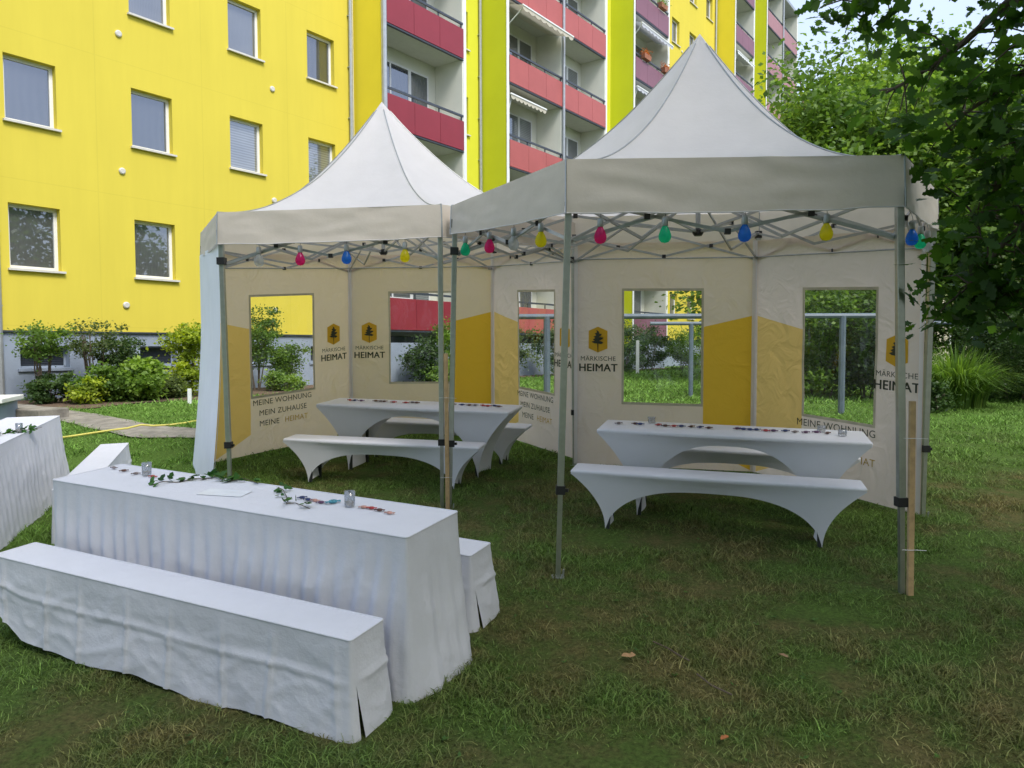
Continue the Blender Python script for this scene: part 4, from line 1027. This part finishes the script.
def bulb(colr, x, y, ztop, label, s=1.0):
    s *= .92; root = empty('light_bulb', (x, y, ztop)); tag(root, label, 'light bulb', 'coloured bulbs hanging from the tents')
    m = MB(); m.tube([(0, 0, .0), (.004, 0, -.02), (0, 0, -.045)], .0018, 5); m.tube([(0, .0, 0), (.006, .03, .03), (0, .05, .05)], .0018, 5); m.build('hook', M['rail'], root)
    m = MB(); m.lathe([(0, -.03), (.016, -.03), (.021, -.042), (.0215, -.088), (.018, -.093), (0, -.093)], n=14); m.build('socket', M['pipe'], root, smooth=True)
    m = MB(); m.lathe([(.015, -.088), (.020, -.10), (.032, -.122), (.041, -.148), (.043, -.165), (.038, -.184), (.025, -.2), (.0, -.206)], n=20); m.build('bulb_glass', BC[colr], root, smooth=True)
    m = MB(); m.tube([(-.006, 0, -.09), (-.01, 0, -.14), (.01, 0, -.14), (.006, 0, -.09)], .0015, 4); m.lathe([(0, -.10), (.008, -.105), (.008, -.125), (0, -.13)], n=8); m.build('filament', M['alu'], root)
    root.scale = (s, s, s)
def edge_pt(A, B, zA, zB, u):
    k = (u-512)/F; ax, ay = A; bx, by = B
    t = (k*ay-ax)/((bx-ax)-k*(by-ay)); return ax+(bx-ax)*t, ay+(by-ay)*t, zA+(zB-zA)*t
def tz_(p, L): return G(*p)+L
for c, u, lb in (('pink', 600, 'pink bulb on the front edge of the nearer tent, next to its centre leg'), ('green', 664, 'green bulb on the front edge of the nearer tent'), ('blue', 743, 'blue bulb on the front edge of the nearer tent'), ('yellow', 824, 'yellow bulb on the front edge of the nearer tent')):
    bulb(c, *edge_pt(P_top[1], P_top[2], tz_(P_base[1], 2.31), tz_(P_base[2], 2.31), u), lb)
for c, u, lb in (('green', 466, 'green bulb on the left slanted edge of the nearer tent'), ('pink', 490, 'pink bulb on the left slanted edge of the nearer tent'), ('clear', 514, 'clear bulb between the pink and the yellow one on the slanted edge'), ('yellow', 541, 'yellow bulb on the left slanted edge of the nearer tent')):
    bulb(c, *edge_pt(P_top[0], P_top[1], tz_(P_base[0], 2.31), tz_(P_base[1], 2.31), u), lb)
for c, u, lb in (('blue', 909, 'blue bulb just right of the front right tent leg'), ('green', 917.5, 'green bulb on the right edge of the nearer tent, behind the blue one'), ('clear', 924.5, 'clear bulb on the right edge of the nearer tent'), ('pink', 930.5, 'pink bulb partly behind oak leaves at the right corner of the tent')):
    bulb(c, *edge_pt(P_top[2], P_top[3], tz_(P_base[2], 2.31), tz_(P_base[3], 2.31), u), lb)
for c, u, lb in (('clear', 261, 'clear bulb at the left of the farther tent front edge'), ('pink', 302, 'pink bulb on the front edge of the farther tent'), ('blue', 348, 'blue bulb on the front edge of the farther tent'), ('yellow', 406, 'yellow bulb on the front edge of the farther tent')):
    bulb(c, *edge_pt(Q_top[0], Q_top[1], tz_(Q_base[0], 2.29), tz_(Q_base[1], 2.29), u), lb, 1.05)

# ------------------------------------------------------------------ cloth covered furniture
def cloth(name, L, W, H, seed, flare=.05, pleat=0.0, creases=True, hem=None, slit=False, mat=None, endflare=0.0, wr=1.0):
    """draped cover; returns mesh builder in local coords, origin at ground centre"""
    mb = MB(); hx, hy = L/2, W/2; r = .013
    step = .014
    per = []   # (x, y, nx, ny, s, side)
    def side(x0, y0, x1, y1, nx, ny, sd):
        l = math.hypot(x1-x0, y1-y0); n = int(l/step)
        for i in range(n+1):
            t = i/n; per.append((x0+(x1-x0)*t, y0+(y1-y0)*t, nx, ny, l*t, sd, t))
    def corner(cx, cy, a0, sd):
        for k in range(1, 5):
            a = a0+math.pi/2*k/5; per.append((cx+r*math.cos(a), cy+r*math.sin(a), math.cos(a), math.sin(a), 0, sd, 0))
    # start at the front right corner going along the right end (+x), so a slit can open there
    side(hx, -hy+r, hx, hy-r, 1, 0, 'R'); corner(hx-r, hy-r, 0, 'c')
    side(hx-r, hy, -hx+r, hy, 0, 1, 'B'); corner(-hx+r, hy-r, math.pi/2, 'c')
    side(-hx, hy-r, -hx, -hy+r, -1, 0, 'L'); corner(-hx+r, -hy+r, math.pi, 'c')
    side(-hx+r, -hy, hx-r, -hy, 0, -1, 'F'); corner(hx-r, -hy+r, -math.pi/2, 'c'); per.append((hx, -hy+r, 1, 0, 0, 'e', 0))
    nv = 30; rows = []
    rr = random.Random(seed)
    cre = [rr.uniform(.1, .2)+.30*k+rr.uniform(-.03, .03) for k in range(9)]
    tot = 0; px = None
    cum = []
    for p in per:
        if px: tot += math.hypot(p[0]-px[0], p[1]-px[1])
        cum.append(tot); px = p
    for j in range(nv+1):
        v = j/nv; row = []
        for i, (x, y, nx, ny, s, sd, t) in enumerate(per):
            c = cum[i]
            o0 = flare*v**1.2; o = 0; ce = min(1, c/.10, (cum[-1]-c)/.10)
            if sd in ('R', 'L'): o += endflare*v**1.1
            psc = 1 if sd in ('F', 'B') else .35
            pv = min(1, v*2.5)
            if pleat:
                ph = c*24+2.2*nz(c*1.3, 0, seed)+.6*nz(c, v*2, seed+2)
                a = pleat*(.35+.65*abs(nz(c*1.1, 3, seed))*2)
                o += psc*(a*pv*(.5+.5*math.sin(ph))*(.5+.5*v)+ .4*pleat*pv*math.sin(ph*2.7+v*2+3*nz(c*2, v, seed)))
            o += wr*pv*(.012*nz(c*2.2, v*1.5, seed)+.004*nz(c*7, v*3.5, seed+5)+.0015*nz(c*16+v*5, v*9, seed+8))
            rg = 1-abs(nz(c*3.1+v*1.6, v*2.2-c*1.1, seed+21)); rg2 = 1-abs(nz(c*6-v*3.6, v*3.4+c*2, seed+31)); o += wr*pv*(.005*rg**9+.003*rg2**10)
            if creases:
                for q in cre:
                    d = abs(s-q-.03*v*math.sin(q*9)); o += wr*.013*pv*max(0, 1-d/.018) if sd in 'FB' else 0
                o += wr*.011*pv*max(0, 1-abs(v-.42-.04*nz(c, 0, seed))/.04)
            o = o0+o*max(0, ce)
            hv = H-.004
            bot = (hem(sd, t, c) if hem else 0)+.012+.010*nz(c*4, 1, seed)
            z = hv-(hv-bot)*v
            tx = ty = 0
            if slit and sd in ('R',) and i < 14 and v > .45:
                # the end flap hangs slightly open at the front corner
                k = (v-.45)/.55; ty = .02*k*(1-i/14)
                o += .008*k*(1-i/14)
            row.append((x+nx*o+tx, y+ny*o+ty, z))
        rows.append(row)
    n = len(per)
    mb.add([p for r_ in rows for p in r_], [(j*n+i, j*n+i+1, (j+1)*n+i+1, (j+1)*n+i) for j in range(nv) for i in range(n-1)])
    # top sheet
    nx_, ny_ = int(L/.03), max(6, int(W/.03))
    def tf(u, w):
        x = -hx+.004+(L-.008)*u; y = -hy+.004+(W-.008)*w; e = min(1, u*20, (1-u)*20, w*6, (1-w)*6)
        return (x, y, H-.004*(1-e)+.0025*e*nz(x*3, y*5, seed)+.0015*e*nz(x*11, y*11, seed))
    mb.grid(tf, nx_, ny_)
    # edge bead joins top and sides
    mb.tube([(p[0]-p[2]*.003, p[1]-p[3]*.003, H-.005) for p in per], .0055, 6, cap=False)
    return mb
def covered(name, cat, x, y, yaw, L, W, H, label, group, seed, legs=True, **kw):
    root = empty(name); seat(root, x, y, yaw); tag(root, label, cat, group)
    cloth('cloth', L, W, H, seed, **kw).build('cloth_cover', M['linen'], root, smooth=True)
    m = MB(); m.box(-L/2+.03, L/2-.03, -W/2+.03, W/2-.03, H-.04, H-.012); m.build('board', M['wood'], root)
    for sx in (-1, 1):
        m = MB(); xx = sx*(L/2-.3); yy = W/2-.05
        m.bar((xx, -yy, .0), (xx, -yy, H-.04), .03); m.bar((xx, yy, .0), (xx, yy, H-.04), .03); m.bar((xx, -yy, H*.35), (xx, yy, H*.35), .025); m.build('leg_frame', M['steel_leg'], root)
    return root
def hem_bench(sd, t, c):
    if sd == 'F': return .14*max(0, (.10-t)/.10)+.012*math.sin(t*17)+.01
    if sd == 'L': return .12
    return .01
covered('covered_bench', 'bench', -1.67, 3.60, R(-25.5), 2.37, .23, .452, 'white cloth covered bench in front of the nearest long table', 'cloth covered benches', 31, flare=.03, hem=hem_bench, slit=True, endflare=.0)
covered('covered_bench', 'bench', -1.21, 4.60, R(-25.5), 2.30, .24, .43, 'white cloth covered bench behind the nearest long table, only its right end showing', 'cloth covered benches', 33, flare=.05, slit=True)
covered('covered_table', 'table', -1.466, 4.035, R(-25.8), 2.45, .45, .77, 'nearest long table under a pleated white cloth, set with ivy and glasses', 'cloth covered tables', 35, flare=.05, pleat=.026, creases=False, endflare=.03, wr=1.1)
covered('covered_table', 'table', -4.27, 6.08, R(-75), 2.30, .45, .755, 'white cloth covered table cut off by the left edge', 'cloth covered tables', 37, flare=.06, pleat=.006, creases=False, wr=.8)
covered('covered_bench', 'bench', -3.64, 6.54, R(-71.5), 1.85, .25, .43, 'white cloth covered bench between the left edge table and the tent', 'cloth covered benches', 39, flare=.03)

# ------------------------------------------------------------------ spandex covers
def spandex(name, cat, x, y, yaw, L, W, H, inset, arch, footw, label, group, bench=True):
    root = empty(name); seat(root, x, y, yaw); tag(root, label, cat, group)
    mb = MB(); hx, hy = L/2, W/2; th = .028
    def ridge(sx, sy, t):      # corner curve from top corner to foot
        k = 1-(1-t)**1.0
        fx = hx-inset*(1-(1-t)**2.1); fy = hy-(.02 if bench else .05)*(1-(1-t)**2)
        return sx*fx, sy*fy, (H-th)*(1-t)**1.0
    def lip(t): return 0
    nt_, ns = 22, 48
    for sy in (-1, 1):
        def fn(u, v, sy=sy):
            x0, y0, z0 = ridge(-1, sy, v); x1, y1, z1 = ridge(1, sy, v)
            zm = (H-th)-arch*v
            q = abs(2*u-1); sh = (1-q**3)**.6 if bench else (1-q**2.8)**.7
            # foot pads have a little width
            z = z0+(zm-z0)*max(0, sh)
            ins = .035*math.sin(math.pi*u)*v
            return (x0+(x1-x0)*u, y0-sy*ins, z+.003*nz(u*6, v*3, sy))
        mb.grid(fn, ns, nt_)
    for sx in (-1, 1):
        ea = arch*.9 if bench else None
        def fe(u, v, sx=sx):
            xa, ya, za = ridge(sx, -1, v); xb, yb, zb = ridge(sx, 1, v)
            lift = (H-th)*.10*v if bench else .02*v
            z = za+lift*math.sin(math.pi*u)*1.0
            xin = -sx*.05*math.sin(math.pi*u)*v
            return (xa+xin, ya+(yb-ya)*u, z)
        mb.grid(fe, 10, nt_)
    # top slab with rounded edge
    prof = [(0, -th), (.004, -th*.5), (.0, -.006), (-.008, 0)]
    rings = []
    def rect(o, z):
        pts = []
        for (cx_, cy_, a0) in ((hx-.02, -hy+.02, -90), (hx-.02, hy-.02, 0), (-hx+.02, hy-.02, 90), (-hx+.02, -hy+.02, 180)):
            for k in range(5): a = R(a0+22.5*k); pts.append((cx_+(.02+o)*math.cos(a), cy_+(.02+o)*math.sin(a), H+z))
        return pts
    rings = [rect(o, z) for o, z in prof]; n = len(rings[0])
    mb.add([p for r_ in rings for p in r_], [(j*n+i, j*n+(i+1) % n, (j+1)*n+(i+1) % n, (j+1)*n+i) for j in range(len(prof)-1) for i in range(n)]+[tuple((len(prof)-1)*n+i for i in range(n))])
    mb.build('stretch_cover', M['spandex'], root, smooth=True)
    for sx in (-1, 1):
        m = MB(); fx = sx*(hx-inset-.02)
        for sy in (-1, 1):
            fy = sy*(hy-(.035 if bench else .07)); m.bar((fx, fy, 0), (fx-sx*.02, fy, H-.05), .025)
        m.bar((fx-sx*.01, -hy+.06, H*.3), (fx-sx*.01, hy-.06, H*.3), .02)
        m.build('leg_frame', M['steel_leg'], root)
    return root
SB = 'stretch covered benches in the tents'; STt = 'stretch covered tables in the tents'
spandex('stretch_covered_bench', 'bench', 1.495, 5.615, R(-16.3), 2.10, .26, .457, .27, .10, .05, 'white stretch covered bench in front of the right tent table', SB)
spandex('stretch_covered_table', 'table', 1.75, 6.09, R(-17.1), 2.06, .50, .71, .33, .075, .1, 'white stretch covered table in the nearer right tent, sweets along its top', STt, False)
spandex('stretch_covered_bench', 'bench', 1.98, 6.73, R(-17), 2.08, .26, .43, .27, .10, .05, 'white stretch covered bench behind the right tent table', SB)
spandex('stretch_covered_table', 'table', -.97, 7.79, R(-16.6), 2.10, .50, .69, .33, .075, .1, 'white stretch covered table in the farther left tent, sweets along its top', STt, False)
spandex('stretch_covered_bench', 'bench', -1.25, 7.25, R(-13.2), 2.0, .26, .425, .25, .10, .05, 'white stretch covered bench in front of the left tent table', SB)
spandex('stretch_covered_bench', 'bench', -.80, 8.30, R(-16.6), 2.05, .26, .42, .27, .10, .05, 'white stretch covered bench behind the left tent table', SB)

# ------------------------------------------------------------------ table decorations
def candymat(n, c): return basic('wrapper_'+n, c, .3, metal=.25, var=.5, scale=60, bump=.4, bscale=120)
CM = {'red': candymat('red', (.45, .05, .05)), 'brown': candymat('brown', (.12, .05, .035)), 'blue': candymat('navy', (.03, .05, .16)), 'pink': candymat('pink', (.6, .32, .26)), 'teal': candymat('teal', (.08, .32, .42)), 'grey': candymat('grey', (.22, .18, .18)), 'purple': candymat('purple', (.12, .05, .12))}
def candy(colr, x, y, z, label, group, s=1.0, rz=None):
    m = MB(); n = 10
    prof = [(-.034, .013), (-.028, .011), (-.021, .004), (-.017, .009), (-.008, .0125), (.008, .0125), (.017, .009), (.021, .004), (.028, .011), (.034, .013)]
    vs = []; fs = []
    for k, (a, r) in enumerate(prof):
        for i in range(n):
            t = 2*math.pi*i/n; fl = .35 if k in (0, 1, 8, 9) else .75
            rr = r*(1+(.3*math.cos(3*t) if k in (0, 9) else 0)); vs.append((a*s, rr*math.cos(t)*s, (.0095+rr*fl*math.sin(t))*s))
    for k in range(len(prof)-1):
        for i in range(n): fs.append((k*n+i, k*n+(i+1) % n, (k+1)*n+(i+1) % n, (k+1)*n+i))
    fs += [tuple(range(n)), tuple(range(len(vs)-n, len(vs)))]
    m.add(vs, fs); o = m.build('wrapped_sweet', CM[colr], smooth=True); o.location = (x, y, z+.002); o.rotation_euler = (0, 0, rz if rz is not None else random.uniform(-.8, .8)); tag(o, label, 'sweet', group)
def table_z(x, y, cx, cy, H): return G(cx, cy)+.069*(y-cy)+H*.9976+.001
def place(u, v, cx, cy, H):
    # intersect the pixel's line with the tilted table top
    g0 = G(cx, cy)+H
    y = 4.0
    for _ in range(8):
        y = F*(CAMZ-(g0+.069*(y-cy)))/(v-347.0) if False else F*(CAMZ-g0+.069*cy)/(v-347.0+F*.069)
    return at(u, y), y, g0+.069*(y-cy)
NT = (-1.466, 4.035, .772)
CG = 'wrapped sweets on the nearest table'
for c, u, v, lb in (('grey', 111, 468, 'silvery grey sweet farthest left on the nearest table'), ('brown', 121, 471, 'dark brown sweet second from the left end of the nearest table'), ('grey', 133, 474, 'greyish sweet left of the first glass on the nearest table'), ('red', 150, 477, 'red sweet right below the first glass'),
    ('blue', 300, 499, 'navy sweet touching the small ivy sprig'), ('blue', 306, 501, 'navy sweet between the ivy sprig and the pink sweet'), ('pink', 313, 502, 'pale pink sweet left of the teal one'), ('purple', 319, 504, 'dark purple sweet between pink and teal ones'), ('teal', 331, 504, 'teal wrapped bar left of the second glass'),
    ('pink', 362, 509, 'pale pink sweet right of the second glass'), ('red', 370, 510, 'red sweet second to the right of the second glass'), ('brown', 378, 512, 'dark brown sweet near the right end of the nearest table'), ('pink', 388, 515, 'pinkish sweet closest to the right end of the nearest table')):
    x, y, z = place(u, v, *NT); candy(c, x, y, z, lb, CG, .75 if c != 'teal' else 1.1, rz=random.uniform(-.5, 1.0))
def tumbler(u, v, tbl, label, s=1.0):
    x, y, z = place(u, v, *tbl); root = empty('glass_tumbler', (x, y, z+.001)); tag(root, label, 'glass', 'tea light glasses on the tables'); root.scale = (s, s, s)
    m = MB(); m.lathe([(0, .002), (.024, .002), (.026, .006), (.028, .078), (.0262, .078), (.0245, .010), (0, .008)], n=24); m.build('glass_body', M['glass'], root, smooth=True)
    m = MB(); m.lathe([(0, .010), (.019, .010), (.019, .026), (.004, .027), (0, .027)], n=18); m.tube([(0, 0, .026), (.001, 0, .034)], .001, 5); m.build('tea_light', M['wax'], root, smooth=False)
tumbler(144, 475, NT, 'clear glass with a tea light at the left end of the nearest table')
tumbler(348, 507, NT, 'clear glass with a tea light near the right end of the nearest table')
LT = (-4.27, 6.08, .757)
tumbler(17, 431, LT, 'clear glass with a tea light on the table at the left edge')
RT = (1.75, 6.09, .712); QT = (-.97, 7.79, .692)
ivy_shape = np.array([[0, 0, 0], [.05, .30, .03], [.28, .48, .05], [.38, .26, .03], [.70, .30, .02], [1.0, 0, -.04], [.70, -.30, .02], [.38, -.26, .03], [.28, -.48, .05], [.05, -.30, .03]])
M['ivy'] = leafmat('ivy_leaf', (.035, .11, .02), trans=.2, rough=.7)
def ivy(pts, tbl, label, n, size, spread=.022):
    P3 = [Vector(place(u, v, *tbl)) for u, v in pts]
    o3 = P3[0]; root = empty('ivy_sprig', tuple(o3)); tag(root, label, 'ivy')
    for i, p in enumerate(P3): p.z += .012+.012*(i % 2)
    m = MB(); m.tube([tuple(p-o3) for p in P3], [.0022]*len(P3), 5); m.build('vine', M['bark'], root)
    c = []
    for i in range(n):
        f = random.uniform(0, len(P3)-1.001); k = int(f); p = P3[k].lerp(P3[k+1], f-k)
        c.append(tuple(p-o3+Vector((random.gauss(0, spread), random.gauss(0, spread), abs(random.gauss(.006, .008))))))
    P, Fa, Tt = leaves(np.array(c), size, .35, 1.4, tintc=np.clip(rng.normal(.45, .25, n), 0, 1), shape=ivy_shape)
    P[:, 2] = np.maximum(P[:, 2], -.004+.0*P[:, 2]); npmesh('ivy_leaves', P, Fa, len(ivy_shape), M['ivy'], root, Tt)
ivy([(146, 485), (160, 483), (176, 482), (190, 480), (205, 478), (214, 478), (226, 481), (242, 480), (256, 483)], NT, 'long ivy sprig trailing over the left half of the nearest table', 34, .05)
ivy([(276, 487), (281, 492), (286, 500), (284, 506), (293, 503), (300, 508), (308, 509)], NT, 'small curled ivy sprig near the middle of the nearest table', 20, .042)
ivy([(-22, 440), (-8, 434), (6, 431), (18, 430), (30, 428), (40, 427)], LT, 'ivy sprig on the table at the left edge', 26, .055)
# leaflet
x, y, z = place(222, 493, *NT); m = MB(); m.box(-.13, .13, -.06, .06, 0, .0006); o = m.build('paper_sheet', M['paper']); o.matrix_world = Matrix.Translation((x, y, z+.003)) @ TILT @ Matrix.Rotation(R(-12), 4, 'Z'); tag(o, 'pale sheet of paper lying flat by the long ivy sprig', 'paper')
# sweets on the tent tables
def rowc(tbl, yaw, fr, back, group, lab):
    cx, cy, H = tbl; cols_ = list(CM)
    for i, f in enumerate(fr):
        dx = f; dy = back+random.uniform(-.02, .02)
        x = cx+dx*math.cos(yaw)-dy*math.sin(yaw); y = cy+dx*math.sin(yaw)+dy*math.cos(yaw)
        candy(random.choice(['brown', 'red', 'blue', 'purple', 'brown', 'grey']), x, y, G(cx, cy)+.069*(y-cy)+H, lab, group, 1.0)
rowc(RT, R(-17.1), [-.88, -.74, -.70, -.55, -.49, -.42, -.36, -.28, -.21, -.14, .08, .13, .18, .23, .30, .36, .45, .52, .60, .68, .76], -.02, 'sweets on the right tent table', 'dark wrapped sweet in the row along the right tent table')
rowc(QT, R(-16.6), [-.80, -.74, -.66, -.50, -.44, -.40, -.28, -.14, -.08, -.03, .38, .48, .56, .62, .70, .76, .82, .88], .0, 'sweets on the left tent table', 'dark wrapped sweet in the row along the left tent table')
def tumbler_at(tbl, yaw, dx, dy, lb):
    cx, cy, H = tbl; x = cx+dx*math.cos(yaw)-dy*math.sin(yaw); y = cy+dx*math.sin(yaw)+dy*math.cos(yaw)
    m_, r_ = None, empty('glass_tumbler', (x, y, G(cx, cy)+.069*(y-cy)+H+.002)); tag(r_, lb, 'glass', 'tea light glasses on the tables')
    m = MB(); m.lathe([(0, .002), (.03, .002), (.032, .008), (.034, .05), (.032, .05), (.029, .012), (0, .010)], n=20); m.build('glass_body', M['glass'], r_, smooth=True)
    m = MB(); m.lathe([(0, .011), (.02, .011), (.02, .026), (0, .027)], n=14); m.build('tea_light', M['wax'], r_)
tumbler_at(RT, R(-17.1), -.62, .12, 'small glass with tea light at the left part of the right tent table')
tumbler_at(RT, R(-17.1), .72, .06, 'small glass with tea light at the right part of the right tent table')
tumbler_at(RT, R(-17.1), .86, -.08, 'small glass with tea light at the very right end of the right tent table')
tumbler_at(QT, R(-16.6), .24, .12, 'small glass with tea light in the middle of the left tent table')

# balcony flower pots
def planter(s, k, mat, label, leafc):
    p = fac_pt(s, 1.20, 2.269+2.8*k+1.02)
    root = empty('flower_planter', p, math.pi/2-AZ); tag(root, label, 'planter', 'planters on the balcony rails')
    m = MB(); m.add([(-.3, -.1, 0), (.3, -.1, 0), (.3, .1, 0), (-.3, .1, 0), (-.34, -.12, .2), (.34, -.12, .2), (.34, .12, .2), (-.34, .12, .2)], [(0, 3, 2, 1), (4, 5, 6, 7), (0, 1, 5, 4), (1, 2, 6, 5), (2, 3, 7, 6), (3, 0, 4, 7)]); m.build('box', M['terracotta'], root)
    pts = rng.normal(size=(260, 3))*np.array([.2, .08, .08])+np.array([0, 0, .26]); P, Fa, Tt = leaves(pts, .07); npmesh('flowers', P, Fa, 4, leafc, root, Tt)
orange = leafmat('orange_bloom', (.45, .16, .05))
planter(30.9, 4, None, 'orange flowers in a box on the left of the mauve balcony rail', orange)
planter(33.0, 4, None, 'orange flowers in a box on the right of the mauve balcony rail', orange)
planter(32.6, 5, None, 'green plants in a box on the upper mauve balcony rail', LM['bright'])

# ------------------------------------------------------------------ light, sky, camera
w = bpy.data.worlds.new('World'); scene.world = w; w.use_nodes = True
nt = w.node_tree; nt.nodes.clear()
SUN_EL, SUN_AZ = R(52), R(143)      # azimuth from +Y towards +X; sun high behind the camera, to the right
out = nt.nodes.new('ShaderNodeOutputWorld'); bg = nt.nodes.new('ShaderNodeBackground'); bg.inputs['Strength'].default_value = .125
sky = nt.nodes.new('ShaderNodeTexSky'); sky.sky_type = 'NISHITA'; sky.sun_disc = False; sky.sun_elevation = SUN_EL; sky.sun_rotation = SUN_AZ
sky.air_density = 1.0; sky.dust_density = 2.5; sky.ozone_density = 1.0; sky.altitude = 50
mixn = nt.nodes.new('ShaderNodeMix'); mixn.data_type = 'RGBA'; mixn.inputs[0].default_value = .6
tcw = nt.nodes.new('ShaderNodeTexCoord'); cn = nt.nodes.new('ShaderNodeTexNoise'); cn.inputs['Scale'].default_value = 2.2; cn.inputs['Detail'].default_value = 6
nt.links.new(tcw.outputs['Generated'], cn.inputs['Vector'])
cr = nt.nodes.new('ShaderNodeValToRGB'); cr.color_ramp.elements[0].position = .3; cr.color_ramp.elements[1].position = .7
cr.color_ramp.elements[0].color = (3.1, 3.75, 5.1, 1); cr.color_ramp.elements[1].color = (4.3, 4.8, 6.0, 1)
nt.links.new(cn.outputs['Fac'], cr.inputs['Fac'])
nt.links.new(sky.outputs[0], mixn.inputs[6]); nt.links.new(cr.outputs['Color'], mixn.inputs[7])
nt.links.new(mixn.outputs[2], bg.inputs['Color']); nt.links.new(bg.outputs[0], out.inputs['Surface'])
sl = bpy.data.lights.new('Sun', 'SUN'); sl.energy = 1.6; sl.angle = R(20); sl.color = (1, .96, .9)
so = bpy.data.objects.new('sun_light', sl); col.objects.link(so)
dirv = Vector((math.sin(SUN_AZ)*math.cos(SUN_EL), math.cos(SUN_AZ)*math.cos(SUN_EL), math.sin(SUN_EL)))
so.rotation_euler = dirv.to_track_quat('Z', 'Y').to_euler()

cam = bpy.data.cameras.new('Camera'); co = bpy.data.objects.new('camera', cam); col.objects.link(co)
cam.sensor_width = 36; cam.lens = 36*F/1024; cam.clip_end = 2000; cam.clip_start = .05
co.matrix_world = Matrix.Translation((0, 0, CAMZ)) @ Matrix.Rotation(R(90-2.784), 4, 'X') @ Matrix.Rotation(R(-.148), 4, 'Z')
scene.camera = co
scene.view_settings.view_transform = 'Standard'; scene.view_settings.look = 'None'; scene.view_settings.gamma = 1; scene.view_settings.exposure = 1.13
scene.render.engine = 'CYCLES'
